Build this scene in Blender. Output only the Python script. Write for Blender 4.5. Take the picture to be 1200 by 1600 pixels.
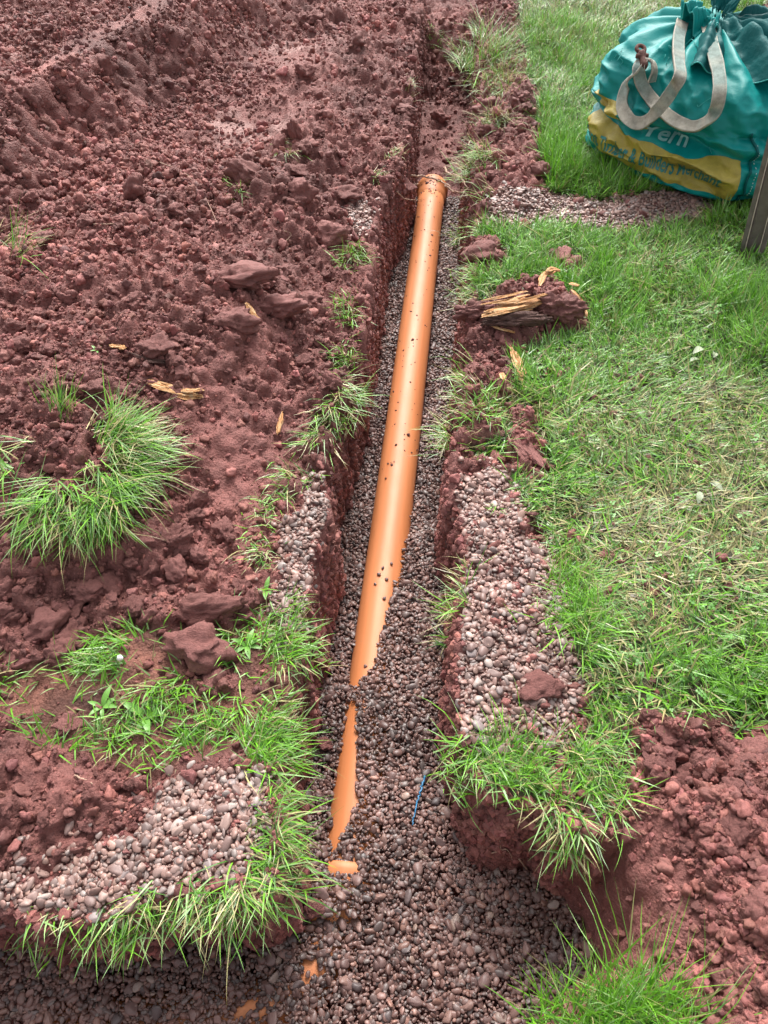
import bpy, bmesh, math, random
import numpy as np
from mathutils import Vector, Matrix
from mathutils.bvhtree import BVHTree

SC = bpy.context.scene
for o in list(bpy.data.objects): bpy.data.objects.remove(o)
R = math.radians
rng = np.random.default_rng(7); random.seed(7)

# ------------------------------------------------------------------ camera
CAM_H, PITCH, FPX = 1.35, R(50), 1200.0
cam = bpy.data.objects.new('camera', bpy.data.cameras.new('camera'))
SC.collection.objects.link(cam); SC.camera = cam
cam.location = (0, 0, CAM_H); cam.rotation_euler = (R(90) - PITCH, 0, 0)
cam.data.sensor_fit = 'VERTICAL'; cam.data.sensor_height = 24; cam.data.lens = 24 * FPX / 1600
cam.data.clip_start = 0.05; cam.data.clip_end = 300

# ------------------------------------------------------------------ sky, sun, exposure (bright overcast)
W = bpy.data.worlds.new('World'); SC.world = W; W.use_nodes = True
nt = W.node_tree; nt.nodes.clear()
sky = nt.nodes.new('ShaderNodeTexSky'); sky.sky_type = 'NISHITA'; sky.sun_disc = False
sky.sun_elevation = R(48); sky.sun_rotation = R(0); sky.dust_density = 6.0; sky.air_density = 1.0; sky.ozone_density = 0.6
hs = nt.nodes.new('ShaderNodeHueSaturation'); hs.inputs['Saturation'].default_value = 0.22
bg = nt.nodes.new('ShaderNodeBackground'); bg.inputs['Strength'].default_value = 0.15
wo = nt.nodes.new('ShaderNodeOutputWorld')
nt.links.new(sky.outputs[0], hs.inputs['Color']); nt.links.new(hs.outputs[0], bg.inputs['Color']); nt.links.new(bg.outputs[0], wo.inputs[0])
sl = bpy.data.lights.new('sun', 'SUN'); sl.energy = 1.5; sl.angle = R(26); sl.color = (1.0, 0.97, 0.93)
so = bpy.data.objects.new('sun', sl); SC.collection.objects.link(so)
so.rotation_euler = (R(-42), R(4), 0)     # shining from ahead, high up
so.location = (0, 0, 5)
SC.view_settings.view_transform = 'Standard'; SC.view_settings.look = 'None'
SC.view_settings.exposure = 1.15; SC.view_settings.gamma = 1.0
SC.cycles.use_denoising = True
SC.cycles.max_bounces = 6

# ------------------------------------------------------------------ pixel -> ray helpers
cP, sP = math.cos(PITCH), math.sin(PITCH)
def ray(px, py):
    u = (px - 600) / FPX; v = (py - 800) / FPX
    return np.array([u, cP - v * sP, -sP - v * cP])
def P(px, py, z=0.0):
    d = ray(px, py); t = (z - CAM_H) / d[2]
    return (t * d[0], t * d[1])
def PP(pts, z=0.0): return np.array([P(a, b, z) for a, b in pts])

# ------------------------------------------------------------------ noise in numpy
def _h(ix, iy, iz, seed):
    n = (ix.astype(np.int64) * 374761393 + iy.astype(np.int64) * 668265263 + iz.astype(np.int64) * 1274126177 + seed * 974711) & 0xFFFFFFFF
    n = ((n ^ (n >> 13)) * 1274126177) & 0xFFFFFFFF
    n = ((n ^ (n >> 16)) * 2246822519) & 0xFFFFFFFF
    return ((n ^ (n >> 15)) & 0xFFFFFF) / float(0xFFFFFF)
def vnoise(x, y, z=None, seed=0):
    x = np.asarray(x, float); y = np.asarray(y, float)
    if z is None: z = np.zeros_like(x)
    ix, iy, iz = np.floor(x), np.floor(y), np.floor(z)
    fx, fy, fz = x - ix, y - iy, z - iz
    fx = fx * fx * fx * (fx * (fx * 6 - 15) + 10); fy = fy * fy * fy * (fy * (fy * 6 - 15) + 10); fz = fz * fz * (3 - 2 * fz)
    def c(a, b, d): return _h(ix + a, iy + b, iz + d, seed)
    x00 = c(0,0,0) * (1 - fx) + c(1,0,0) * fx; x10 = c(0,1,0) * (1 - fx) + c(1,1,0) * fx
    r0 = x00 * (1 - fy) + x10 * fy
    x01 = c(0,0,1) * (1 - fx) + c(1,0,1) * fx; x11 = c(0,1,1) * (1 - fx) + c(1,1,1) * fx
    r1 = x01 * (1 - fy) + x11 * fy
    return (r0 * (1 - fz) + r1 * fz) * 2 - 1
def fbm(x, y, z=None, oct=4, seed=0, gain=0.5):
    s = 0; a = 1.0; f = 1.0
    for k in range(oct):
        s = s + a * vnoise(x * f, y * f, None if z is None else z * f, seed + 17 * k); a *= gain; f *= 2.03
    return s
def lumps(x, y, cell, seed):
    gx, gy = x / cell, y / cell; ix, iy = np.floor(gx), np.floor(gy); out = np.zeros_like(gx)
    for a in (-1, 0, 1):
        for b in (-1, 0, 1):
            jx, jy = ix + a, iy + b; z0 = np.zeros_like(jx)
            cx = jx + _h(jx, jy, z0, seed); cy = jy + _h(jx, jy, z0 + 1, seed)
            rr = 0.35 + 0.55 * _h(jx, jy, z0 + 2, seed); st = 0.6 + 0.8 * _h(jx, jy, z0 + 3, seed)
            d2 = (gx - cx) ** 2 * st + (gy - cy) ** 2 / st
            out = np.maximum(out, rr * np.sqrt(np.maximum(0, 1 - d2 / (rr * rr))))
    return out * cell
def sstep(a, b, x): t = np.clip((x - a) / (b - a), 0, 1); return t * t * (3 - 2 * t)

def sdist(poly, x, y):
    """signed distance to polygon, positive inside"""
    poly = np.asarray(poly); x = np.asarray(x, float); y = np.asarray(y, float)
    d2 = np.full(x.shape, 1e9); ins = np.zeros(x.shape, bool)
    n = len(poly)
    for i in range(n):
        ax, ay = poly[i]; bx, by = poly[(i + 1) % n]
        ex, ey = bx - ax, by - ay
        t = np.clip(((x - ax) * ex + (y - ay) * ey) / (ex * ex + ey * ey + 1e-12), 0, 1)
        d2 = np.minimum(d2, (x - ax - t * ex) ** 2 + (y - ay - t * ey) ** 2)
        cond = ((ay > y) != (by > y))
        xi = ax + (y - ay) / (by - ay + 1e-15) * ex
        ins ^= cond & (x < xi)
    return np.where(ins, np.sqrt(d2), -np.sqrt(d2))

# ------------------------------------------------------------------ object helpers
COL = SC.collection
def tag(o, label=None, cat=None, group=None, kind=None):
    if label: o['label'] = label
    if cat: o['category'] = cat
    if group: o['group'] = group
    if kind: o['kind'] = kind
    return o
def empty(name, loc=(0, 0, 0)):
    o = bpy.data.objects.new(name, None); o.location = loc; o.empty_display_size = 0.05; COL.objects.link(o); return o
def np_mesh(name, verts, faces, cols=None, smooth=True):
    """faces: list of (M,k) int arrays"""
    me = bpy.data.meshes.new(name); verts = np.asarray(verts, np.float32)
    faces = [np.asarray(f, np.int32) for f in faces if len(f)]
    me.vertices.add(len(verts)); me.vertices.foreach_set('co', verts.ravel())
    lv = np.concatenate([f.ravel() for f in faces]); sizes = np.concatenate([np.full(len(f), f.shape[1], np.int32) for f in faces])
    st = np.concatenate([[0], np.cumsum(sizes)[:-1]]).astype(np.int32)
    me.loops.add(len(lv)); me.loops.foreach_set('vertex_index', lv.astype(np.int32))
    me.polygons.add(len(sizes)); me.polygons.foreach_set('loop_start', st)
    me.polygons.foreach_set('use_smooth', np.full(len(sizes), smooth))
    me.update(calc_edges=True)
    if cols is not None:
        at = me.color_attributes.new('Col', 'FLOAT_COLOR', 'POINT')
        c4 = np.ones((len(verts), 4), np.float32); c4[:, :3] = cols; at.data.foreach_set('color', c4.ravel())
    return me
def link(name, me, mat, parent=None, loc=None, rot=None, sc=None):
    o = bpy.data.objects.new(name, me); COL.objects.link(o)
    if mat is not None and not me.materials: me.materials.append(mat)
    if parent is not None: o.parent = parent
    if loc is not None: o.location = loc
    if rot is not None: o.rotation_euler = rot
    if sc is not None: o.scale = sc
    return o
def bm_mesh(name, bm, smooth=True):
    me = bpy.data.meshes.new(name); bm.normal_update(); bm.to_mesh(me); bm.free()
    if smooth: me.polygons.foreach_set('use_smooth', np.ones(len(me.polygons), bool))
    return me
def ico(sub):
    bm = bmesh.new(); bmesh.ops.create_icosphere(bm, subdivisions=sub, radius=1.0)
    v = np.array([q.co[:] for q in bm.verts]); f = np.array([[q.index for q in p.verts] for p in bm.faces]); bm.free()
    return v, f
def quat_rot(n, tilt=None):
    """random rotation matrices; tilt limits deviation of z axis"""
    if tilt is None:
        q = rng.normal(size=(n, 4)); q /= np.linalg.norm(q, axis=1)[:, None]
    else:
        az = rng.uniform(0, 2 * np.pi, n); ta = rng.normal(0, tilt, n); tb = rng.uniform(0, 2 * np.pi, n)
        qz = np.stack([np.cos(az / 2), 0 * az, 0 * az, np.sin(az / 2)], 1)
        qt = np.stack([np.cos(ta / 2), np.sin(ta / 2) * np.cos(tb), np.sin(ta / 2) * np.sin(tb), 0 * ta], 1)
        a, b = qt, qz
        q = np.stack([a[:,0]*b[:,0]-a[:,1]*b[:,1]-a[:,2]*b[:,2]-a[:,3]*b[:,3], a[:,0]*b[:,1]+a[:,1]*b[:,0]+a[:,2]*b[:,3]-a[:,3]*b[:,2],
                      a[:,0]*b[:,2]-a[:,1]*b[:,3]+a[:,2]*b[:,0]+a[:,3]*b[:,1], a[:,0]*b[:,3]+a[:,1]*b[:,2]-a[:,2]*b[:,1]+a[:,3]*b[:,0]], 1)
    w, x, y, z = q.T
    return np.stack([np.stack([1-2*(y*y+z*z), 2*(x*y-z*w), 2*(x*z+y*w)], 1), np.stack([2*(x*y+z*w), 1-2*(x*x+z*z), 2*(y*z-x*w)], 1),
                     np.stack([2*(x*z-y*w), 2*(y*z+x*w), 1-2*(x*x+y*y)], 1)], 1)
def merge(templates, pos, scale3, rot, col=None):
    """many copies of template shapes as arrays; scale3 (N,3), rot (N,3,3)"""
    n = len(pos); which = rng.integers(0, len(templates), n); V = []; F = []; C = []; off = 0
    for k, (tv, tf) in enumerate(templates):
        idx = np.where(which == k)[0]
        if not len(idx): continue
        v = tv[None] * scale3[idx][:, None, :]
        v = np.einsum('nij,nkj->nki', rot[idx], v) + pos[idx][:, None, :]
        V.append(v.reshape(-1, 3)); f = tf[None] + (np.arange(len(idx)) * len(tv))[:, None, None] + off
        F.append(f.reshape(-1, tf.shape[1])); off += len(idx) * len(tv)
        if col is not None: C.append(np.repeat(col[idx], len(tv), axis=0))
    return np.concatenate(V), np.concatenate(F), (np.concatenate(C) if col is not None else None)
def eulers(Rm):
    """xyz euler angles of many rotation matrices"""
    y_ = np.arcsin(np.clip(-Rm[:, 2, 0], -1, 1)); x_ = np.arctan2(Rm[:, 2, 1], Rm[:, 2, 2]); z_ = np.arctan2(Rm[:, 1, 0], Rm[:, 0, 0]); return np.stack([x_, y_, z_], 1)
def scatter(name, sets, mat_):
    """one object that holds very many small pieces: points with their own turn, size, colour and shape"""
    tmpl = []; P_, R_, S_, C_, I_ = [], [], [], [], []
    for tm, pos_, sc_, rt_, col_ in sets:
        P_.append(pos_); R_.append(eulers(rt_)); S_.append(sc_); C_.append(col_); I_.append(len(tmpl) + rng.integers(0, len(tm), len(pos_))); tmpl += tm
    P_, R_, S_, C_, I_ = (np.concatenate(q) for q in (P_, R_, S_, C_, I_))
    me = bpy.data.meshes.new(name); me.vertices.add(len(P_)); me.vertices.foreach_set('co', P_.astype(np.float32).ravel())
    for an, ty, dat, key in (('turn', 'FLOAT_VECTOR', R_, 'vector'), ('size', 'FLOAT_VECTOR', S_, 'vector'), ('tint', 'FLOAT_VECTOR', C_, 'vector'), ('shape', 'INT', I_, 'value')):
        at = me.attributes.new(an, ty, 'POINT'); at.data.foreach_set(key, np.ascontiguousarray(dat, np.int32 if ty == 'INT' else np.float32).ravel())
    me.materials.append(mat_)
    ob = bpy.data.objects.new(name, me); COL.objects.link(ob)
    tc_ = bpy.data.collections.new(name + '_shapes')
    for k, (v, f, sm_) in enumerate(tmpl):
        m2 = np_mesh('shape', v, [f], smooth=sm_); m2.materials.append(mat_); tc_.objects.link(bpy.data.objects.new('%s_shape_%03d' % (name, k), m2))
    g = bpy.data.node_groups.new(name, 'GeometryNodeTree'); g.interface.new_socket('Geometry', in_out='INPUT', socket_type='NodeSocketGeometry'); g.interface.new_socket('Geometry', in_out='OUTPUT', socket_type='NodeSocketGeometry')
    N_ = g.nodes; gi, go = N_.new('NodeGroupInput'), N_.new('NodeGroupOutput'); ip = N_.new('GeometryNodeInstanceOnPoints'); ci = N_.new('GeometryNodeCollectionInfo')
    ci.inputs['Collection'].default_value = tc_; ci.inputs['Separate Children'].default_value = True; ci.inputs['Reset Children'].default_value = True
    m2p = N_.new('GeometryNodeMeshToPoints')
    def na(nm, ty):
        q = N_.new('GeometryNodeInputNamedAttribute'); q.data_type = ty; q.inputs['Name'].default_value = nm; return q.outputs['Attribute']
    er = N_.new('FunctionNodeEulerToRotation'); lk = g.links.new
    lk(gi.outputs[0], m2p.inputs['Mesh']); lk(m2p.outputs[0], ip.inputs['Points']); lk(ci.outputs[0], ip.inputs['Instance']); ip.inputs['Pick Instance'].default_value = True
    lk(na('shape', 'INT'), ip.inputs['Instance Index']); lk(na('turn', 'FLOAT_VECTOR'), er.inputs[0]); lk(er.outputs[0], ip.inputs['Rotation']); lk(na('size', 'FLOAT_VECTOR'), ip.inputs['Scale']); lk(ip.outputs[0], go.inputs[0])
    md = ob.modifiers.new('scatter', 'NODES'); md.node_group = g
    return ob
def tube(path, rad, seg=8, closed_ends=True):
    path = np.asarray(path, float); n = len(path); rad = np.broadcast_to(rad, (n,))
    tg = np.gradient(path, axis=0); tg /= np.linalg.norm(tg, axis=1)[:, None] + 1e-12
    ref = np.array([0, 0, 1.0]) if abs(tg[0][2]) < 0.9 else np.array([1.0, 0, 0])
    V = []; a = np.linspace(0, 2 * np.pi, seg, endpoint=False); s = np.cross(tg[0], ref)
    for i in range(n):
        s = s - tg[i] * s.dot(tg[i]); s /= np.linalg.norm(s); b = np.cross(tg[i], s)
        V.append(path[i] + rad[i] * (np.cos(a)[:, None] * s + np.sin(a)[:, None] * b))
    V = np.concatenate(V); F = []
    for i in range(n - 1):
        for j in range(seg): F.append([i * seg + j, i * seg + (j + 1) % seg, (i + 1) * seg + (j + 1) % seg, (i + 1) * seg + j])
    T = []
    if closed_ends:
        for i in range(1, seg - 1): T.append([0, i + 1, i]); T.append([(n - 1) * seg, (n - 1) * seg + i, (n - 1) * seg + i + 1])
    return V, [np.array(F), np.array(T)] if T else [np.array(F)]
def spline(pts, n):
    pts = np.asarray(pts, float); m = len(pts); t = np.linspace(0, m - 1, n); out = []
    e = np.vstack([2 * pts[0] - pts[1], pts, 2 * pts[-1] - pts[-2]])
    for q in t:
        i = min(int(q), m - 2); f = q - i; p0, p1, p2, p3 = e[i], e[i + 1], e[i + 2], e[i + 3]
        out.append(0.5 * (2 * p1 + (p2 - p0) * f + (2 * p0 - 5 * p1 + 4 * p2 - p3) * f * f + (3 * p1 - p0 - 3 * p2 + p3) * f ** 3))
    return np.array(out)

# ------------------------------------------------------------------ materials
def mat(name):
    m = bpy.data.materials.new(name); m.use_nodes = True; n = m.node_tree
    return m, n, n.nodes['Principled BSDF']
def node(n, t, **kw):
    q = n.nodes.new(t)
    for k, v in kw.items():
        if k in q.inputs: q.inputs[k].default_value = v
        else: setattr(q, k, v)
    return q
def bump_chain(n, b, scales, strength, dist, coord='Object'):
    tc = node(n, 'ShaderNodeTexCoord'); prev = None
    for kind, sc_, st in scales:
        if kind == 'n': t = node(n, 'ShaderNodeTexNoise', Scale=sc_, Detail=5.0, Roughness=0.65); out = t.outputs[0]
        else: t = node(n, 'ShaderNodeTexVoronoi', Scale=sc_); out = t.outputs[0]
        n.links.new(tc.outputs[coord], t.inputs['Vector'])
        bp = node(n, 'ShaderNodeBump', Strength=st * strength, Distance=dist); n.links.new(out, bp.inputs['Height'])
        if kind == 'v': bp.invert = True
        if prev is not None: n.links.new(prev.outputs[0], bp.inputs['Normal'])
        prev = bp
    n.links.new(prev.outputs[0], b.inputs['Normal'])
def color_var(n, b, src, scale, lo, hi, coord='Object', detail=6.0):
    tc = node(n, 'ShaderNodeTexCoord'); t = node(n, 'ShaderNodeTexNoise', Scale=scale, Detail=detail, Roughness=0.7)
    n.links.new(tc.outputs[coord], t.inputs['Vector'])
    mr = node(n, 'ShaderNodeMapRange'); mr.inputs[1].default_value = 0.25; mr.inputs[2].default_value = 0.75
    mr.inputs[3].default_value = lo; mr.inputs[4].default_value = hi; n.links.new(t.outputs[0], mr.inputs[0])
    vm = node(n, 'ShaderNodeVectorMath', operation='SCALE'); n.links.new(src, vm.inputs[0]); n.links.new(mr.outputs[0], vm.inputs['Scale'])
    n.links.new(vm.outputs[0], b.inputs['Base Color'])
def attr(n):
    a = n.nodes.new('ShaderNodeAttribute'); a.attribute_name = 'Col'; return a.outputs['Color']
def tint(n):
    a = n.nodes.new('ShaderNodeAttribute'); a.attribute_type = 'INSTANCER'; a.attribute_name = 'tint'; return a.outputs['Vector']
def rgb(n, c):
    q = n.nodes.new('ShaderNodeRGB'); q.outputs[0].default_value = (*c, 1); return q.outputs[0]

SOIL = np.array([0.182, 0.069, 0.059])
M = {}
m, n, b = mat('soil_ground'); b.inputs['Roughness'].default_value = 0.7; b.inputs['Specular IOR Level'].default_value = 0.36
color_var(n, b, attr(n), 55, 0.72, 1.3); bump_chain(n, b, [('v', 150, 0.6), ('n', 380, 0.7)], 1.0, 0.006); M['ground'] = m
m, n, b = mat('soil_lump'); b.inputs['Roughness'].default_value = 0.7; b.inputs['Specular IOR Level'].default_value = 0.36
color_var(n, b, attr(n), 60, 0.72, 1.28); bump_chain(n, b, [('n', 260, 0.7)], 1.0, 0.004); M['crumb'] = m
m, n, b = mat('soil_clod'); b.inputs['Roughness'].default_value = 0.7; b.inputs['Specular IOR Level'].default_value = 0.36
oi = node(n, 'ShaderNodeObjectInfo'); rp = node(n, 'ShaderNodeValToRGB')
rp.color_ramp.elements[0].color = (*(SOIL * .95), 1); rp.color_ramp.elements[1].color = (*(SOIL * [1.35, 1.42, 1.45]), 1)
n.links.new(oi.outputs['Random'], rp.inputs[0]); color_var(n, b, rp.outputs[0], 7, 0.7, 1.3)
bump_chain(n, b, [('n', 5, 0.8), ('n', 18, 0.8)], 1.0, 0.005); M['clod'] = m
m, n, b = mat('soil_crumb'); b.inputs['Roughness'].default_value = 0.7; b.inputs['Specular IOR Level'].default_value = 0.36
color_var(n, b, tint(n), 1.6, 0.72, 1.3); bump_chain(n, b, [('n', 3.5, 0.8)], 1.0, 0.0022); M['crumbs'] = m
m, n, b = mat('gravel_stone'); b.inputs['Roughness'].default_value = 0.42; b.inputs['Specular IOR Level'].default_value = 0.45
color_var(n, b, tint(n), 2.0, 0.75, 1.25); M['gravel'] = m
for nm_, cols_, ro_ in (('pebble', [(.115,.066,.059),(.14,.082,.073),(.17,.10,.088),(.125,.09,.086),(.085,.062,.06),(.20,.115,.095),(.24,.175,.15)], .5), ('pebble_dry', [(.18,.112,.098),(.235,.15,.13),(.27,.175,.15),(.20,.155,.147),(.16,.115,.105),(.30,.2,.17),(.34,.27,.24)], .5)):  # first list: wet stones, with the trench's shade mixed into their dark colours
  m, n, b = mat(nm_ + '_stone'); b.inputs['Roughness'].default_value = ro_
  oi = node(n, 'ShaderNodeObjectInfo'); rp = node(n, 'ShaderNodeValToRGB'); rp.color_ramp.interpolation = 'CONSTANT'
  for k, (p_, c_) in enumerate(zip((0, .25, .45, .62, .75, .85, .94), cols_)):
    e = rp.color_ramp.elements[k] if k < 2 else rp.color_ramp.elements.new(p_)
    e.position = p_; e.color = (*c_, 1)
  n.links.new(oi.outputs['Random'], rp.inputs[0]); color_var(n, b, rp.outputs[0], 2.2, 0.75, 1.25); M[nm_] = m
m, n, b = mat('grass_blade'); b.inputs['Roughness'].default_value = 0.36; b.inputs['Specular IOR Level'].default_value = 0.5
n.links.new(attr(n), b.inputs['Base Color'])
tr = node(n, 'ShaderNodeBsdfTranslucent'); n.links.new(attr(n), tr.inputs[0]); mx = node(n, 'ShaderNodeMixShader', Fac=0.22)
n.links.new(b.outputs[0], mx.inputs[1]); n.links.new(tr.outputs[0], mx.inputs[2]); n.links.new(mx.outputs[0], n.nodes['Material Output'].inputs[0]); M['grass'] = m
m, n, b = mat('pipe_plastic'); b.inputs['Roughness'].default_value = 0.3; b.inputs['Specular IOR Level'].default_value = 0.55
tc = node(n, 'ShaderNodeTexCoord'); mp = node(n, 'ShaderNodeMapping'); mp.inputs['Scale'].default_value = (60, 2.0, 60)
n.links.new(tc.outputs['Object'], mp.inputs[0]); tn = node(n, 'ShaderNodeTexNoise', Scale=1.0, Detail=5.0); n.links.new(mp.outputs[0], tn.inputs['Vector'])
rp = node(n, 'ShaderNodeValToRGB'); rp.color_ramp.elements[0].position = .3; rp.color_ramp.elements[1].position = .7
rp.color_ramp.elements[0].color = (.47, .155, .05, 1); rp.color_ramp.elements[1].color = (.56, .20, .075, 1)
n.links.new(tn.outputs[0], rp.inputs[0])
t2 = node(n, 'ShaderNodeTexNoise', Scale=26.0, Detail=6.0, Roughness=0.75); n.links.new(tc.outputs['Object'], t2.inputs['Vector'])
r2 = node(n, 'ShaderNodeValToRGB'); r2.color_ramp.elements[0].position = .58; r2.color_ramp.elements[1].position = .78
r2.color_ramp.elements[0].color = (0, 0, 0, 1); r2.color_ramp.elements[1].color = (.55, .55, .55, 1); n.links.new(t2.outputs[0], r2.inputs[0])
mxc = node(n, 'ShaderNodeMix', data_type='RGBA'); n.links.new(r2.outputs[0], mxc.inputs[0]); n.links.new(rp.outputs[0], mxc.inputs[6]); mxc.inputs[7].default_value = (.38, .19, .12, 1)
n.links.new(mxc.outputs[2], b.inputs['Base Color'])
mr = node(n, 'ShaderNodeMapRange'); mr.inputs[3].default_value = .44; mr.inputs[4].default_value = .66; n.links.new(t2.outputs[0], mr.inputs[0]); n.links.new(mr.outputs[0], b.inputs['Roughness'])
M['pipe'] = m
def simple(name, c, rough, var=(0.8, 1.2), scale=30, bump=None, spec=0.5, metal=0.0):
    m, n, b = mat(name); b.inputs['Roughness'].default_value = rough; b.inputs['Specular IOR Level'].default_value = spec; b.inputs['Metallic'].default_value = metal
    color_var(n, b, rgb(n, c), scale, *var)
    if bump: bump_chain(n, b, bump[0], bump[1], bump[2])
    M[name] = m; return m
simple('bag_cloth', (.001, .225, .21), .46, (.85, 1.15), 9, ([('n', 22, .35), ('n', 260, .25)], .8, .008), .3)
simple('bag_lining', (.001, .085, .085), .6, (.8, 1.2), 12, ([('n', 30, .5)], .8, .012), .2)
simple('bag_print', (.36, .28, .045), .42, (.75, 1.2), 25, ([('n', 30, .5), ('n', 260, .35)], .8, .012))
simple('bag_print_letter', (.012, .15, .14), .45, (.7, 1.3), 60)
simple('bag_print_white', (.24, .46, .45), .45, (.7, 1.2), 60)
simple('bag_thread', (.55, .62, .58), .7)
simple('fray', (.03, .33, .30), .6)
simple('rust', (.10, .045, .035), .75, (.6, 1.4), 40, ([('n', 200, .8)], 1, .004), .4, .3)
simple('steel', (.16, .125, .125), .5, (.6, 1.35), 26, ([('n', 160, .5)], .6, .003), .5, .35)
simple('worn_steel', (.62, .50, .44), .5, (.5, 1.2), 50)
simple('blue_plastic', (.03, .17, .33), .4, (.8, 1.3), 80)
simple('root', (.36, .23, .165), .8, (.6, 1.3), 90)
simple('pale_leaf', (.27, .31, .20), .6, (.8, 1.2), 60)
simple('flower', (.8, .8, .74), .6)
simple('weed_leaf', (.11, .26, .035), .45, (.75, 1.25), 60)
m, n, b = mat('strap_web'); b.inputs['Roughness'].default_value = .85
tc = node(n, 'ShaderNodeTexCoord'); t = node(n, 'ShaderNodeTexNoise', Scale=22.0, Detail=5.0); n.links.new(tc.outputs['Object'], t.inputs['Vector'])
color_var(n, b, attr(n), 45, .55, 1.4); bump_chain(n, b, [('n', 400, .9)], 1, .004); M['strap'] = m
m, n, b = mat('split_wood'); b.inputs['Roughness'].default_value = .75
tc = node(n, 'ShaderNodeTexCoord'); mp = node(n, 'ShaderNodeMapping'); mp.inputs['Scale'].default_value = (18, 160, 160); n.links.new(tc.outputs['Object'], mp.inputs[0])
t = node(n, 'ShaderNodeTexNoise', Scale=1.0, Detail=6.0, Roughness=.7); n.links.new(mp.outputs[0], t.inputs['Vector'])
rp = node(n, 'ShaderNodeValToRGB'); rp.color_ramp.elements[0].position = .32; rp.color_ramp.elements[0].color = (.11, .045, .022, 1)
rp.color_ramp.elements[1].position = .47; rp.color_ramp.elements[1].color = (.46, .21, .07, 1); e = rp.color_ramp.elements.new(.68); e.color = (.60, .46, .27, 1)
n.links.new(t.outputs[0], rp.inputs[0]); n.links.new(rp.outputs[0], b.inputs['Base Color'])
bp = node(n, 'ShaderNodeBump', Strength=.8, Distance=.006); n.links.new(t.outputs[0], bp.inputs['Height']); n.links.new(bp.outputs[0], b.inputs['Normal']); M['wood'] = m
simple('bark', (.075, .035, .027), .85, (.6, 1.4), 45, ([('n', 90, .9)], 1, .006))

# ================================================================== THE GROUND
# trench outline at lawn level, and the foot of its walls
TOP = np.vstack([PP([(664,-40),(649,90),(644,140),(640,213),(630,262),(600,312),(590,335),(583,400),(577,470),(560,558),(545,620),(530,662),(512,690),(512,740),(508,838),
    (492,929),(466,1040),(450,1150),(444,1260),(450,1340),(438,1400),(400,1420),(340,1405),(250,1392),(200,1425),(60,1445),(0,1425),(-300,1420)]),
    np.array([[-1.4, .31], [-1.4, -.16], [.26, -.16]]),
    PP([(845,1620),(870,1580),(920,1560),(1040,1565),(1062,1480),(1040,1400),(1010,1300),(985,1262),(940,1300),(905,1300),(840,1262),(770,1235),(722,1210),(715,1150),
    (710,1050),(716,929),(722,838),(706,759),(706,713),(722,635),(732,525),(738,450),(742,383),(750,333),(738,287),(742,230),(740,187),(748,133),(745,60),(752,-40)])])
FLOOR = np.vstack([PP([(668,60),(657,160),(647,250),(626,335),(613,400),(598,500),(586,580),(557,680),(537,770),(524,850),(514,940),(493,1067),(479,1180),(469,1265),(472,1350),
    (470,1420),(440,1490),(250,1500),(60,1485),(-300,1475)], -.30),
    np.array([[-1.35, .28], [-1.35, -.12], [.2, -.12]]),
    PP([(838,1640),(850,1570),(868,1500),(860,1430),(830,1388),(745,1400),(713,1390),(706,1250),(700,1150),(692,1050),(694,960),(696,870),(692,780),(692,713),(704,635),(714,525),
    (720,440),(722,340),(728,250),(738,160),(742,60)], -.30)])
SOIL_L = PP([(-500,-90),(640,-90),(646,100),(640,230),(590,300),(545,330),(533,380),(525,480),(520,600),(475,680),(405,790),(392,880),(400,925),(330,975),(250,1000),(130,1010),(0,1045),(-250,1080),(-600,900)])
SOIL_L2 = PP([(-400,1120),(0,1115),(60,1160),(250,1185),(400,1165),(412,1215),(330,1213),(245,1238),(205,1285),(170,1330),(100,1370),(50,1440),(-400,1445)])
SOIL_R = PP([(1500,1120),(1200,1145),(1130,1152),(1080,1167),(1005,1172),(988,1215),(975,1262),(1005,1300),(1040,1400),(1062,1480),(1045,1570),(1060,1700),(1500,1900)])
GR1 = PP([(712,765),(745,733),(775,740),(800,790),(840,850),(868,890),(885,940),(872,990),(885,1040),(915,1090),(905,1130),(882,1150),(870,1188),(800,1165),(770,1142),(732,1165),(714,1130),(712,1040),(719,930),(716,860)])
GR2 = PP([(245,1238),(330,1213),(408,1222),(418,1300),(408,1345),(372,1385),(330,1372),(250,1392),(200,1428),(160,1445),(100,1436),(62,1395),(110,1345),(170,1322),(215,1275)])
GR2b = PP([(-60,1365),(30,1362),(52,1385),(40,1425),(-60,1430)])
GR3 = PP([(748,338),(780,305),(860,306),(1000,303),(1060,298),(1118,318),(1085,345),(1000,352),(900,350),(790,347)])
GR4 = PP([(540,322),(575,315),(588,345),(558,362),(540,350)])
GR5 = PP([(470,775),(505,742),(512,800),(506,880),(492,960),(470,1000),(440,985),(425,955),(432,880),(455,820)])
GRAVELS = [GR1, GR2, GR2b, GR3, GR4, GR5]
LAWN_R = PP([(800,-120),(812,40),(825,120),(822,200),(850,290),(760,300),(735,345),(700,380),(742,430),(745,520),(735,640),(690,690),(705,715),(750,715),(800,790),(840,850),(868,890),(888,940),(875,990),(890,1040),(918,1090),(905,1135),
    (880,1155),(870,1190),(800,1168),(770,1145),(732,1168),(712,1180),(725,1205),(770,1232),(840,1258),(905,1295),(940,1295),(980,1255),(988,1210),(1005,1170),(1080,1165),(1130,1150),(1200,1143),(1600,1110),(2400,400),(2000,-120)])
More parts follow.
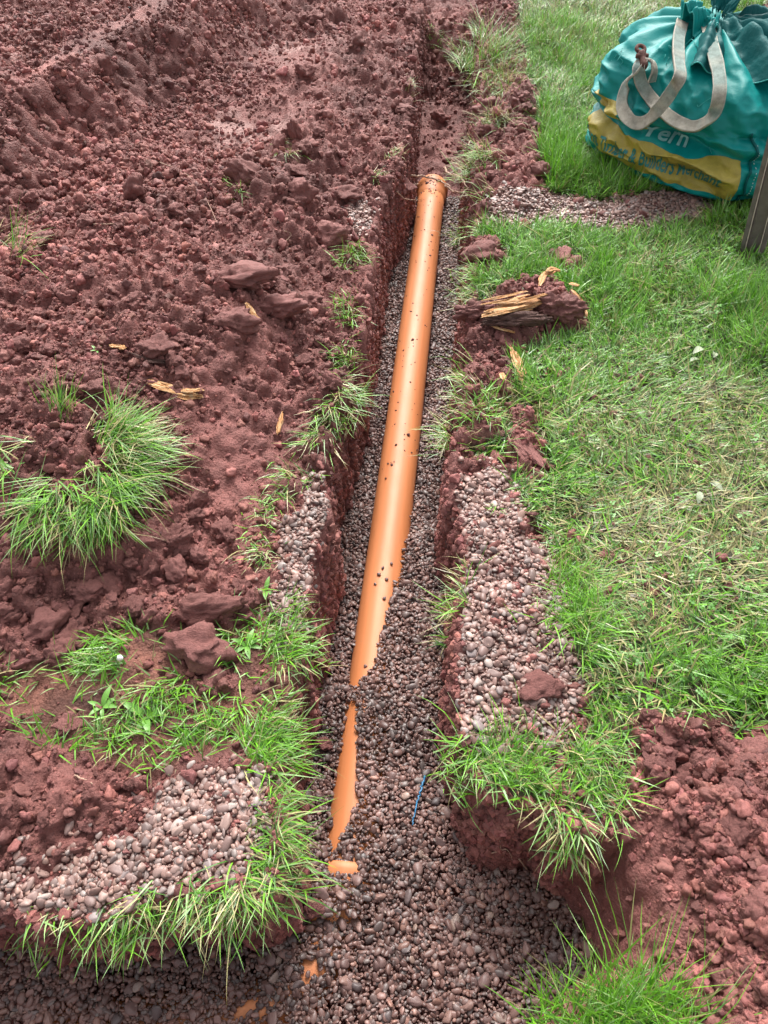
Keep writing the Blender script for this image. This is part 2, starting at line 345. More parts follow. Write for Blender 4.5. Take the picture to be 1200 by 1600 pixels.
# bare soil inside the right lawn
BARE_R = [PP(q) for q in ([(715,385),(750,372),(792,378),(785,405),(760,425),(722,428)], [(862,388),(880,383),(905,410),(900,430),(880,428)],
    [(700,500),(716,482),(760,470),(800,440),(850,432),(890,455),(915,490),(910,515),(850,520),(800,545),(740,550),(700,520)],
    [(728,540),(768,530),(790,570),(800,610),(770,640),(790,690),(735,700),(705,740),(700,700),(722,640)],
    [(785,640),(830,650),(862,742),(845,752),(800,735),(790,690)], [(735,290),(760,200),(800,140),(835,140),(842,290),(850,330),(770,338),(745,335)],
    [(985,1120),(1030,1110),(1065,1135),(1120,1120),(1130,1150),(1010,1172)], [(850,1210),(880,1205),(890,1235),(860,1240)],
    [(1165,-40),(1210,-40),(1215,75),(1180,70)], [(715,1095),(735,1160),(720,1180),(705,1160)], [(706,718),(760,715),(775,740),(745,735),(715,770)])]
GRASS_L = PP([(-300,1060),(0,1050),(120,1012),(160,985),(250,985),(290,1060),(355,1070),(350,990),(400,950),(470,985),(478,1020),(462,1050),(440,1110),(438,1230),(405,1215),(400,1165),(330,1175),(250,1190),(60,1170),(0,1120),(-300,1130)])

xs_c = [0.0]
while xs_c[-1] < 2.35: xs_c.append(xs_c[-1] + (0.0052 if xs_c[-1] < 0.7 else 0.0052 + 0.003 * (xs_c[-1] - 0.7)))
xs_c = np.array(xs_c); ext = np.array([2.5, 2.8, 3.3, 4, 5.5, 8, 12, 20, 35, 60.0])
xs = np.concatenate([-ext[::-1], -xs_c[:0:-1], xs_c, ext])
ys_c = [-0.2]
while ys_c[-1] < 5.2: ys_c.append(ys_c[-1] + 0.0048 + 0.0021 * max(0, ys_c[-1]))
ys = np.concatenate([[-60, -30, -12, -5, -2, -1, -.5, -.3], ys_c, [5.4, 5.8, 6.5, 8, 11, 16, 25, 45, 90]])
X, Y = np.meshgrid(xs, ys)

def macro(x, y):
    """large shapes: lawn, spoil heaps, trench"""
    wob = 0.02 * fbm(x * 9, y * 9, oct=3, seed=5)
    lawn = 0.014 * fbm(x * 2.1, y * 2.1, oct=3, seed=3)
    sL = sdist(SOIL_L, x, y) + wob
    far = sstep(6, 4.8, y) * sstep(-3.5, -2.2, x)
    # ridge of the spoil bank, left and far
    a = np.array([-1.29, 2.70]); bb = np.array([-.84, 3.76]); d = (bb - a) / np.linalg.norm(bb - a)
    q = (x - a[0]) * d[1] - (y - a[1]) * d[0]           # + to the right / front
    q = q + 0.05 * fbm(x * 4, y * 4, oct=3, seed=9)
    ridge = np.where(q > 0, .26 * np.exp(-(np.maximum(q, 0) / .18) ** 2), .25 - .07 * sstep(.10, .17, -q) - .06 * sstep(.3, .6, -q))
    def bump(px, py, amp, r, z=.08):
        c = P(px, py, z); return amp * np.exp(-((x - c[0]) ** 2 + (y - c[1]) ** 2) / (r * r))
    heap = .045 + .03 * fbm(x * 2.6, y * 2.6, oct=3, seed=11)
    heap = heap + bump(90, 420, .13, .40) + bump(250, 560, .08, .30) + bump(60, 650, .09, .25) + bump(110, 770, .075, .2) + bump(430, 450, .06, .26)
    heap = heap + bump(20, 940, .05, .17) + bump(290, 960, .03, .12) + bump(510, 200, .07, .22) + bump(530, 80, .06, .25) + bump(470, 300, .06, .2) - bump(380, 190, .05, .25)
    heap = np.maximum(heap, 0) * (1 - .85 * np.exp(-(q / .3) ** 2)) + ridge
    h = lawn + heap * sstep(-.02, .30, sL) * far
    h = h + .045 * sstep(-.01, .12, sdist(SOIL_L2, x, y) + wob) * (1 + .5 * fbm(x * 8, y * 8, oct=2, seed=31))
    sr = sdist(SOIL_R, x, y) + wob
    h = h + sstep(-.015, .12, sr) * (.055 + .03 * fbm(x * 7, y * 7, oct=3, seed=41)) + .07 * sstep(.08, .45, sr)
    for k, pl in enumerate(BARE_R): h = h + .018 * sstep(-.02, .03, sdist(pl, x, y) + wob) * (1 if k != 2 else 1.8)
    h = h + bump(1190, 20, .14, .22, .1)
    for pl in GRAVELS[:3]: h = h + .010 * sstep(-.02, .06, sdist(pl, x, y))
    # trench
    w2 = .012 * fbm(x * 7, y * 7, oct=1, seed=51)
    din = sdist(TOP, x, y) + w2 + .008; dout = -sdist(FLOOR, x, y) + .5 * w2
    floor = -.37 + .05 * sstep(3.25, 3.45, y) + .03 * sstep(3.5, 3.9, y) + .22 * sstep(4.05, 4.6, y) + .012 * fbm(x * 6, y * 6, oct=3, seed=61)
    f = np.where(dout <= 0, np.clip(din / .018, 0, 1), np.clip(din, 0, 9) / (np.clip(din, 0, 9) + dout + 1e-6))
    f = np.where(din <= 0, 0, f); f = np.where(f < .5, 2 * f * f * (1 - .5 * f) / .75, f)
    return h * (1 - f) + floor * f, f, din, dout

Hm, Ft, DIN, DOUT = macro(X, Y)
# masks over the grid
edge_noise = 0.022 * fbm(X * 14, Y * 14, oct=3, seed=71)
def mask(pl, soft=.02, nz=1.0): return sstep(-soft, soft, sdist(pl, X, Y) + nz * edge_noise)
mGL = np.maximum(mask(LAWN_R), mask(GRASS_L))
island = sstep(0, .02, -DIN) * (X > .15) * (Y < .2)
mGL = np.maximum(mGL, island * (1 - mask(SOIL_R)))
far_lawn = ((X > 2.2) | (Y < -.3)).astype(float); mGL = np.maximum(mGL, far_lawn)
for pl in BARE_R: mGL = mGL * (1 - mask(pl, .015))
mGV = np.zeros_like(X)
for pl in GRAVELS: mGV = np.maximum(mGV, mask(pl))
mGL = mGL * (1 - mGV) * (1 - sstep(.0, .02, DIN))
mWall = sstep(.02, .12, Ft)
def blob(px, py, r, z=0.0, ax=1.0):
    c = P(px, py, z); return np.exp(-(((X - c[0]) / (r * ax)) ** 2 + ((Y - c[1]) / r) ** 2))
# trodden / smeared smooth soil: less crumbly
smooth = np.clip(blob(370,190,.26,.05) + blob(430,100,.3,.05) + .65 * blob(340,640,.17,.1) + .6 * blob(380,740,.12,.05) + .7 * blob(330,1180,.09) + blob(120,105,.16,.2) + blob(200,55,.16,.2), 0, 1)
a_ = np.array([-1.29, 2.70]); d_ = np.array([.39, .92]); Q = (X - a_[0]) * d_[1] - (Y - a_[1]) * d_[0]
track = np.exp(-((Q + .055) / .05) ** 2) * sstep(2.2, 2.6, Y) * (X < -.3)
smooth = np.clip(smooth + 1.0 * track + .75 * sstep(.1, .5, Ft) * (X > .18) * (Y < .6), 0, 1)
farfloor = sstep(3.95, 4.15, Y)
SLOPE = PP([(850,1400),(890,1345),(1000,1300),(1045,1400),(1055,1500),(1030,1560),(880,1560),(862,1440)], -.14)
mSlope = mask(SLOPE, .03)
smooth = np.maximum(smooth, mSlope)
crumbly = (1 - .85 * mGL) * (1 - .92 * smooth) * (1 - .55 * mWall * (1 - farfloor)) * (1 - .8 * mGV)
sz = .5 + .5 * np.clip(fbm(X * 2.2, Y * 2.2, oct=2, seed=81) + .5, 0, 1)
D = crumbly * (.55 * lumps(X + .02 * fbm(X*20, Y*20, oct=2, seed=2), Y, .062, 91) * sz + .55 * lumps(X, Y, .03, 92) * (.5 + sz) + .5 * lumps(X + .3, Y, .016, 93) - .018)
D = D + (.004 + .010 * crumbly) * fbm(X * 30, Y * 30, oct=4, seed=101, gain=.6)
D = D * (np.abs(X) < 2.4) * (Y > -.25) * (Y < 5.3)
gy_, gx_ = np.gradient(Hm, ys, xs)
nn = np.sqrt(1 + gx_ ** 2 + gy_ ** 2); NX, NY, NZ = -gx_ / nn, -gy_ / nn, 1 / nn
D3 = D + mWall * (1 - NZ) * .014 * fbm(X * 22, Y * 22, Hm * 22, oct=4, seed=111, gain=.6)
VX = X + np.clip(NX * D3, -.012, .012); VY = Y + np.clip(NY * D3, -.012, .012); VZ = Hm + NZ * D3
Hf = VZ
def sample(G, x, y):
    x = np.asarray(x, float); y = np.asarray(y, float)
    i = np.clip(np.searchsorted(xs, x) - 1, 0, len(xs) - 2); j = np.clip(np.searchsorted(ys, y) - 1, 0, len(ys) - 2)
    fx = np.clip((x - xs[i]) / (xs[i+1] - xs[i]), 0, 1); fy = np.clip((y - ys[j]) / (ys[j+1] - ys[j]), 0, 1)
    return (G[j, i] * (1 - fx) + G[j, i+1] * fx) * (1 - fy) + (G[j+1, i] * (1 - fx) + G[j+1, i+1] * fx) * fy
def gz(x, y): return sample(Hf, x, y)
def hit(px, py):
    d = ray(px, py); t = np.arange(.8, 9, .004); p = np.array([0, 0, CAM_H]) + t[:, None] * d
    k = np.argmax(p[:, 2] < gz(p[:, 0], p[:, 1])); return p[k]

# ground colours: the soil's own tint, thatch under the grass, greyer silt where trodden wet
v1 = fbm(X * 3.1, Y * 3.1, oct=4, seed=121)[..., None]; v2 = fbm(X * 17, Y * 17, oct=3, seed=122)[..., None]
colg = SOIL * (1 + .24 * v1 + .16 * v2)
silt = np.clip(blob(370,190,.26,.05) + blob(430,95,.22,.05) + .5 * blob(330,1180,.08) + .9 * blob(20,60,.3,.2), 0, 1)
silt = silt * sstep(-.25, .5, fbm(X * 5, Y * 5, oct=4, seed=123))
colg = colg * (1 - silt[..., None]) + np.array([.33, .185, .165]) * silt[..., None]
colg = colg * (1 + .35 * (track * sstep(-.5, .3, fbm(X * 6, Y * 6, oct=3, seed=124)))[..., None])
th = fbm(X * 11, Y * 11, oct=4, seed=131)[..., None]
thatch = np.where((X < -.02)[..., None], SOIL * [.85, .9, .75], np.array([.062, .058, .026])) * (1 + .4 * th)
colg = colg * (1 - mGL[..., None]) + thatch * mGL[..., None]
colg = np.clip(colg, .01, 1)
ny, nx = X.shape
idx = np.arange(ny * nx).reshape(ny, nx)
quads = np.stack([idx[:-1, :-1], idx[:-1, 1:], idx[1:, 1:], idx[1:, :-1]], -1).reshape(-1, 4)
ground = link('ground', np_mesh('ground', np.stack([VX, VY, VZ], -1).reshape(-1, 3), [quads], colg.reshape(-1, 3)), M['ground'])
tag(ground, kind='structure')

# ================================================================== PIPE
RP = .055; AX_Z = -.30
pA = np.array([*P(676, 287, AX_Z + .02)]); pB = np.array([*P(546, 1330, AX_Z + .05)])
pd = (pA - pB) / np.linalg.norm(pA - pB); pn = np.array([pd[1], -pd[0]])
ang = math.atan2(pd[1], pd[0]) - math.pi / 2
def revolve(profile, seg=40, y0=0.0):
    """profile: list of (along, radius) round the local y axis"""
    V = []; a = np.linspace(0, 2 * np.pi, seg, endpoint=False)
    for s_, r_ in profile: V.append(np.stack([r_ * np.cos(a), np.full(seg, s_), r_ * np.sin(a)], 1))
    F = []
    for i in range(len(profile) - 1):
        for j in range(seg): F.append([i * seg + j, (i + 1) * seg + j, (i + 1) * seg + (j + 1) % seg, i * seg + (j + 1) % seg])
    return np.concatenate(V), [np.array(F)]
LEN = np.linalg.norm(pA - pB)
pipe = empty('drain_pipe', (pB[0], pB[1], AX_Z)); pipe.rotation_euler = (0, 0, ang)
tag(pipe, 'long orange plastic drain pipe lying half buried in gravel along the trench', 'pipe')
v, f = revolve([(-.06, RP - .004), (-.06, RP - .001), (-.03, RP)] + [(s_, RP) for s_ in np.linspace(0, LEN - .10, 30)] + [(LEN - .10, RP - .004), (-.06, RP - .004)], 48)
link('barrel', np_mesh('pipe_barrel', v, f), M['pipe'], pipe)
v, f = revolve([(LEN - .112, RP + .0005), (LEN - .10, RP + .003), (LEN - .085, RP + .006), (LEN - .05, RP + .006), (LEN - .043, RP + .011), (LEN - .036, RP + .013), (LEN - .022, RP + .013), (LEN - .014, RP + .011),
                (LEN - .008, RP + .009), (LEN, RP + .008), (LEN + .001, RP + .005), (LEN - .006, RP + .003), (LEN - .09, RP + .001)], 48)
link('socket', np_mesh('pipe_socket', v, f), M['pipe'], pipe)

# gravel surface inside the trench
tab = np.array([  # photo row, left and right limit of the bare strip (in radii), side heights (in radii from the axis)
    [250, -1, 1, -.75, -.75], [600, -1, 1, -.45, -.40], [760, -1, 1.0, -.30, -.05], [830, -1, .93, -.2, .45], [890, -1, .76, -.1, .75], [960, -1, .36, -.1, .95], [1040, -.98, .05, 0, 1.1],
    [1062, -.92, -.3, .1, 1.15], [1072, -.6, -.6, .25, 1.2], [1090, -.6, -.62, .25, 1.2], [1104, -.8, -.45, .2, 1.15], [1150, -.88, -.2, .15, 1.15], [1200, -.93, -.02, .1, 1.1], [1260, -.9, .0, .2, 1.1],
    [1300, -.8, -.3, .35, 1.1], [1328, -.6, -.5, .55, 1.1], [1345, -.5, -.5, .9, 1.15], [1700, -.5, -.5, 1.0, 1.15]])
tabY = np.array([P(600, r_, AX_Z + .05)[1] for r_ in tab[:, 0]]); o_ = np.argsort(tabY); tabY = tabY[o_]; tab = tab[o_]
BEND = spline([[*P(541, 1350, -.25), 0], [*P(522, 1420, -.25), 0], [*P(492, 1505, -.25), 0], [*P(400, 1572, -.25), 0], [*P(240, 1600, -.25), 0], [-.62, .16, 0]], 60)
BARE2 = [(486, 1512, .016), (478, 1532, .011), (500, 1522, .012), (462, 1520, .007), (494, 1486, .006), (392, 1574, .014), (375, 1584, .012), (410, 1582, .012), (440, 1590, .008)]
BARE2 = [(*P(a, b_, -.245), r_ * .75) for a, b_, r_ in BARE2]
def gravel_level(x, y):
    s_ = (x - pB[0]) * pd[0] + (y - pB[1]) * pd[1]; u = (x - pB[0]) * pn[0] + (y - pB[1]) * pn[1]; ur = u / RP
    jit = .10 * fbm(x * 55, y * 55, oct=2, seed=141)
    cl = np.interp(y, tabY, tab[:, 1]) + jit * .6; cr = np.interp(y, tabY, tab[:, 2]) + jit
    hl = np.interp(y, tabY, tab[:, 3]); hr = np.interp(y, tabY, tab[:, 4])
    pipez = np.sqrt(np.maximum(0, 1 - np.clip(ur, -1, 1) ** 2))
    k = np.where(ur < 0, hl, hr) + .06 * fbm(x * 9, y * 9, oct=2, seed=142)
    over = pipez + .16                         # stones lying on the pipe
    on = (np.abs(ur) < 1.02)
    covered = on & ((ur < cl) | (ur > cr)) & (np.interp(y, tabY, tab[:, 1]) > -.999) | on & (ur > cr) & (np.interp(y, tabY, tab[:, 2]) < .999)
    k = np.where(on, np.where(covered, np.maximum(k, over), -9), k)
    z = AX_Z + RP * k
    # front area: levelled gravel
    zf = -.238 + .012 * fbm(x * 5, y * 5, oct=3, seed=143)
    db = np.min(np.sqrt((x[..., None] - BEND[:, 0]) ** 2 + (y[..., None] - BEND[:, 1]) ** 2), -1)
    zf = np.where(db < RP, np.maximum(zf, AX_Z + np.sqrt(np.maximum(0, RP ** 2 - db ** 2)) + .007), zf)
    for bx, by, br in BARE2: zf = np.where((x - bx) ** 2 + (y - by) ** 2 < br ** 2, -9, zf)
    zf = np.where((y > .416) & (zf > -1), np.minimum(zf, AX_Z + RP + .006), np.where((db < .08) & (y > .34) & (zf > -1), np.maximum(zf, -.219 - .25 * np.maximum(db - .03, 0)), zf))
    z = np.where(y < .47, zf, z)
    z = np.where(y > 3.22, -9, z)
    return z

# the second pipe, its socket rim and bend nearly buried
bp_ = empty('buried_pipe', (BEND[0][0], BEND[0][1], AX_Z)); tag(bp_, 'orange pipe bend almost hidden under the front gravel, only its socket rim and patches showing', 'pipe')
path = BEND.copy(); path[:, 2] = AX_Z; path -= np.array([BEND[0][0], BEND[0][1], AX_Z])
v, f = tube(path[3:], RP, 28); link('barrel', np_mesh('bend_barrel', v, f), M['pipe'], bp_)
v, f = revolve([(-.06, RP + .001), (-.055, RP + .006), (-.035, RP + .008), (-.025, RP + .012), (-.012, RP + .013), (0, RP + .013), (.002, RP + .009), (-.01, RP + .005), (-.05, RP + .002)], 44)
link('socket_rim', np_mesh('rim', v, f), M['pipe'], bp_, rot=(0, 0, ang))

# ================================================================== GRAVEL
def clod_templates(sub, k, seed, amp=.28, freq=1.6):
    out = []; r_ = np.random.default_rng(seed)
    for i in range(k):
        v, f = ico(sub); s0 = r_.uniform(0, 50, 3)
        # a few flat cuts give a broken, angular lump
        for c in range(6):
            d = r_.normal(size=3); d /= np.linalg.norm(d); lim = r_.uniform(.5, .85); pr = v @ d
            v = v - np.maximum(pr - lim, 0)[:, None] * d * .85
        nz = fbm(v[:, 0] * freq + s0[0], v[:, 1] * freq + s0[1], v[:, 2] * freq + s0[2], oct=5, seed=int(seed + i), gain=.62)
        if sub >= 3: nz = nz + .24 * fbm(v[:, 0] * 6 + s0[1], v[:, 1] * 6 + s0[2], v[:, 2] * 6 + s0[0], oct=3, seed=int(seed + i + 50), gain=.6)
        v = v * (1 + amp * nz)[:, None]; out.append((v, f))
    return out
def pebble_templates(sub, k, seed):
    out = []; r_ = np.random.default_rng(seed)
    for i in range(k):
        v, f = ico(sub); e = r_.uniform(.75, 1.0)
        v = np.sign(v) * np.abs(v) ** e; v = v / np.linalg.norm(v, axis=1).max()
        for c in range(7):
            dd = r_.normal(size=3); dd /= np.linalg.norm(dd); v = v - np.maximum(v @ dd - r_.uniform(.62, .92), 0)[:, None] * dd * .8
        d = r_.normal(size=(3, 3)) * .16; v = v + .13 * np.sin(v @ d * 9 + r_.uniform(0, 6, 3)); v[:, 0] *= 1 + .22 * v[:, 1] * r_.uniform(-1, 1)
        out.append((v, f))
    return out
T_hi, T_lo = pebble_templates(2, 9, 1), pebble_templates(1, 7, 2)
PAL_WET_SHADE = np.array([[.115, .066, .059], [.14, .082, .073], [.17, .10, .088], [.125, .092, .087], [.085, .062, .06], [.20, .115, .095], [.15, .125, .12], [.24, .175, .15]])  # wet trench stones; shade down in the trench is also painted into these tones
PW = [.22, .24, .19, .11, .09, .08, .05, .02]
PAL_DRY = np.array([[.19, .118, .103], [.235, .15, .132], [.27, .175, .155], [.20, .155, .147], [.16, .115, .105], [.30, .20, .17], [.24, .205, .195], [.36, .29, .26]])
PD = [.20, .24, .18, .12, .10, .08, .06, .02]
def jgrid(x0, x1, y0, y1, s_):
    gx, gy = np.meshgrid(np.arange(x0, x1, s_), np.arange(y0, y1, s_)); gx = gx.ravel(); gy = gy.ravel()
    return gx + rng.uniform(-.5, .5, gx.size) * s_, gy + rng.uniform(-.5, .5, gy.size) * s_
px_, py_, pz_, ps_, pc_ = [], [], [], [], []
for layer, s_ in ((0, .0077), (1, .0088)):
    gx, gy = jgrid(-.75, .55, -.02, 3.25, s_)
    g = gravel_level(gx, gy); k = (g > gz(gx, gy) - .001) & (g > -1) & (sample(Ft, gx, gy) > .3)
    # keep inside view
    gx, gy, g = gx[k], gy[k], g[k]; n_ = len(gx)
    size = np.clip(np.exp(rng.normal(math.log(.0040), .40, n_)), .0018, .0105)
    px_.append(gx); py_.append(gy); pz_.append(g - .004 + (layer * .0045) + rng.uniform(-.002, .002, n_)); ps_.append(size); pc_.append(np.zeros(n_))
for pl in GRAVELS:
    lo, hi = pl.min(0) - .06, pl.max(0) + .06
    for layer, s_ in ((0, .008), (1, .0095)):
        gx, gy = jgrid(lo[0], hi[0], lo[1], hi[1], s_); en = .02 * fbm(gx * 14, gy * 14, oct=3, seed=71)
        sd = sdist(pl, gx, gy) + en; k = (sd > 0) | ((sd > -.045) & (rng.random(len(gx)) < .16 * (1 - layer)))
        k &= sample(Ft, gx, gy) < .25
        gx, gy = gx[k], gy[k]; n_ = len(gx); size = np.clip(np.exp(rng.normal(math.log(.0044), .38, n_)), .002, .0105)
        px_.append(gx); py_.append(gy); pz_.append(gz(gx, gy) + size * .25 + layer * .004); ps_.append(size); pc_.append(np.ones(n_))
gx = np.concatenate(px_); gy = np.concatenate(py_); g_z = np.concatenate(pz_); gs = np.concatenate(ps_); dry = np.concatenate(pc_)
n_ = len(gx)
cw = PAL_WET_SHADE[rng.choice(8, n_, p=PW)]; cd = PAL_DRY[rng.choice(8, n_, p=PD)]
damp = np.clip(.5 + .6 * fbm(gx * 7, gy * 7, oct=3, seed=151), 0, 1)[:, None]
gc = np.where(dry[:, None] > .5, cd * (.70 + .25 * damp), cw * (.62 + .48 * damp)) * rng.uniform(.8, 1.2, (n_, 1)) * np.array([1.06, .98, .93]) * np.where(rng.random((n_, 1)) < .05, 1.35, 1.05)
sc3 = gs[:, None] * np.stack([rng.uniform(1.0, 1.65, n_), rng.uniform(.8, 1.1, n_), rng.uniform(.45, .8, n_)], 1)
rot = quat_rot(n_, .6); pos = np.stack([gx, gy, g_z], 1)
# the 300 largest-looking stones become things of their own
depth = gy * cP + (CAM_H - g_z) * sP
prj = FPX * gx / depth + 600; prjy = 800 + FPX * ((CAM_H - g_z) * cP - gy * sP) / depth
vis = (prj > 5) & (prj < 1195) & (prjy > 5) & (prjy < 1595); look = np.where(vis, gs / depth, 0)
top_i = np.argsort(-look)[:300]; rest = np.ones(n_, bool); rest[top_i] = False
T_hi = [(v, f, True) for v, f in T_hi]; T_sm = [(v, f, True) for v, f in T_lo]
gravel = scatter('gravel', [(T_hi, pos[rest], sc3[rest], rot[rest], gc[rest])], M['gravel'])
tag(gravel, 'small rounded reddish brown pea gravel bedding the pipe and spilled on the grass', 'gravel', kind='stuff')
T3 = pebble_templates(3, 10, 5); PEB = []
for k, (v, f) in enumerate(T3):
    me = np_mesh('pebble', v, [f]); me.materials.append(M['pebble']); PEB.append(me)
PEBD = []
for me in PEB: m2 = me.copy(); m2.materials.clear(); m2.materials.append(M['pebble_dry']); PEBD.append(m2)
def where_pebble(x, y, d):
    if d: return 'dry pale pebble among the gravel spilled on top of the turf', 'larger pebbles in the spilled gravel'
    return 'larger rounded wet pebble in the dark gravel of the trench', 'larger pebbles in the trench gravel'
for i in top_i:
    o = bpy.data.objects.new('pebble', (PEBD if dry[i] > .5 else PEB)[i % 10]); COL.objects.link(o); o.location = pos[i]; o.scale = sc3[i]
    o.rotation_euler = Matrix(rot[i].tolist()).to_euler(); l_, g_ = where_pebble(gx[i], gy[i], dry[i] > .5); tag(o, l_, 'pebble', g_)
# mud specks and stray stones on the pipe
sp = []; ss = []
for k in range(150):
    if k < 60: s_ = LEN - .02 - abs(rng.normal(0, .09)); u = rng.normal(0, .3)
    else: s_ = rng.uniform(1.0, LEN - .1); u = rng.choice([-1, 1]) * rng.uniform(.15, .95) if rng.random() < .7 else rng.uniform(-.5, .5)
    rr = RP + (.012 if s_ > LEN - .045 else .006 if s_ > LEN - .09 else 0); u = np.clip(u, -.97, .97)
    q = pB + pd * s_ + pn * u * rr; sp.append([q[0], q[1], AX_Z + rr * math.sqrt(1 - u * u) + .0005]); ss.append(np.clip(np.exp(rng.normal(math.log(.0026), .4)), .0012, .006))
sp = np.array(sp); ss = np.array(ss)
v, f, c = merge(clod_templates(1, 6, 77, .5), sp, ss[:, None] * rng.uniform(.6, 1.6, (len(sp), 3)) * np.array([1, 1, .5]), quat_rot(len(sp), .3), np.tile(SOIL * [.45, .42, .42], (len(sp), 1)))
tag(link('mud_specks', np_mesh('mud_specks', v, [f], c), M['crumb']), 'tiny dark specks of mud sprinkled along the orange pipe', 'mud', kind='stuff')
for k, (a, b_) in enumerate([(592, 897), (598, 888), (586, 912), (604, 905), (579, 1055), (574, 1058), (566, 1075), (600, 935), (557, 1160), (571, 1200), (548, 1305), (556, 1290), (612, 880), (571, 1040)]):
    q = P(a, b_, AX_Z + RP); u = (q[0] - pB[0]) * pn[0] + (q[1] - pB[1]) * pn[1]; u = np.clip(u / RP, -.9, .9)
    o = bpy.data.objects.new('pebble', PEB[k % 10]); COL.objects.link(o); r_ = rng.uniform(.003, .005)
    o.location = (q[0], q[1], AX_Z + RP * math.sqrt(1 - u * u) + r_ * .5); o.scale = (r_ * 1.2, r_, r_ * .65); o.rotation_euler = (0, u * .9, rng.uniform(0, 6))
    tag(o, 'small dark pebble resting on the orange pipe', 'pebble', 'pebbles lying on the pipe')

# ================================================================== SOIL CRUMBS AND CLODS
C_lo = [(v, f, False) for v, f in clod_templates(1, 10, 21, .30)]; C_mid = [(v, f, True) for v, f in clod_templates(3, 14, 22, .34)]
def in_view(x, y, z, m_=40):
    dp = y * cP + (CAM_H - z) * sP; a = 600 + FPX * x / dp; b_ = 800 + FPX * ((CAM_H - z) * cP - y * sP) / dp
    return (a > -m_) & (a < 1200 + m_) & (b_ > -m_) & (b_ < 1600 + m_)
def buried(x, y, z):
    lev = gravel_level(x, y); return (lev > z - .004) & (lev > -1) & (sample(Ft, x, y) > .3)
def soil_points(n_, x0, x1, y0, y1):
    x = rng.uniform(x0, x1, n_); y = rng.uniform(y0, y1, n_); w = sample(crumbly, x, y)
    w = w * (.4 + .6 * sstep(-.5, .6, fbm(x * 3.3, y * 3.3, oct=3, seed=161)))
    k = (rng.random(n_) < w) & ((sample(Ft, x, y) < .5) | ((y > 3.35) & (rng.random(n_) < .35)) | (y > 4.0)); x, y = x[k], y[k]; z = gz(x, y); k = in_view(x, y, z) & ~buried(x, y, z); return x[k], y[k], z[k]
def crumb_cols(m_, x, y): return (1 + .24 * fbm(x * 3.1, y * 3.1, oct=4, seed=121))[:, None] * np.clip(SOIL * (1 + .22 * rng.normal(0, 1, (m_, 1))) * rng.uniform(.85, 1.25, (m_, 1)), .015, .6) * (1 + rng.uniform(-.04, .08, (m_, 3)))
def crumb_set(n_, lo, hi, tmpl, box, pw=2.2):
    x, y, z = soil_points(n_, *box); m_ = len(x); r_ = lo * (hi / lo) ** (rng.random(m_) ** pw)
    s3 = r_[:, None] * rng.uniform(.7, 1.25, (m_, 3)) * np.array([1, 1, .85])
    return (tmpl, np.stack([x, y, z + r_ * .2], 1), s3, quat_rot(m_), crumb_cols(m_, x, y))
# crumbs that cling to the steep faces, spread by true surface area
A3 = np.sqrt((np.gradient(VX, axis=1) ** 2 + np.gradient(VZ, axis=1) ** 2)) * np.sqrt((np.gradient(VY, axis=0) ** 2 + np.gradient(VZ, axis=0) ** 2))
wt = A3 * (1 - .93 * mSlope) * (Ft > .03) * (NZ < .75) * (Y > .02) * (Y < 4.8) * (np.abs(X) < 2); wt = (wt / wt.sum()).ravel()
pick = rng.choice(wt.size, 70000, p=wt); pj, pi = np.unravel_index(pick, X.shape); pj = np.minimum(pj, X.shape[0] - 2); pi = np.minimum(pi, X.shape[1] - 2); ta, tb = rng.random((2, len(pick)))
lerp2 = lambda G: (G[pj, pi] * (1 - ta) + G[pj, pi + 1] * ta) * (1 - tb) + (G[pj + 1, pi] * (1 - ta) + G[pj + 1, pi + 1] * ta) * tb
cx_, cy_, cz_ = lerp2(VX), lerp2(VY), lerp2(VZ); k = in_view(cx_, cy_, cz_) & ~buried(cx_, cy_, cz_ + .004); cx_, cy_, cz_ = cx_[k], cy_[k], cz_[k]; m_ = len(cx_)
r_ = .003 * (4.6 ** (rng.random(m_) ** 1.9)); wallset = (C_lo, np.stack([cx_, cy_, cz_], 1), r_[:, None] * rng.uniform(.7, 1.25, (m_, 3)), quat_rot(m_), crumb_cols(m_, cx_, cy_))
SETS = [crumb_set(30000, .0045, .013, C_lo, (-2.0, -.45, 2.1, 3.9)), crumb_set(5000, .008, .018, C_mid, (-2.0, -.45, 2.1, 3.9), 2.4), crumb_set(95000, .0022, .0075, C_lo, (-1.4, .8, .1, 2.1)), crumb_set(60000, .0035, .010, C_lo, (-2.1, .9, 2.0, 4.7)), wallset,
        crumb_set(13000, .006, .015, C_mid, (-1.3, .75, .1, 2.0), 2.6), crumb_set(10000, .008, .020, C_mid, (-2.1, .9, 1.9, 4.6), 2.6),
        crumb_set(26000, .0022, .009, C_lo, (.2, .8, .05, .62)), crumb_set(3600, .006, .016, C_mid, (.25, .8, .05, .62), 2.4)]
tag(scatter('soil_crumbs', SETS, M['crumbs']), 'loose red brown crumbs of dug earth scattered over the spoil', 'soil', kind='stuff')

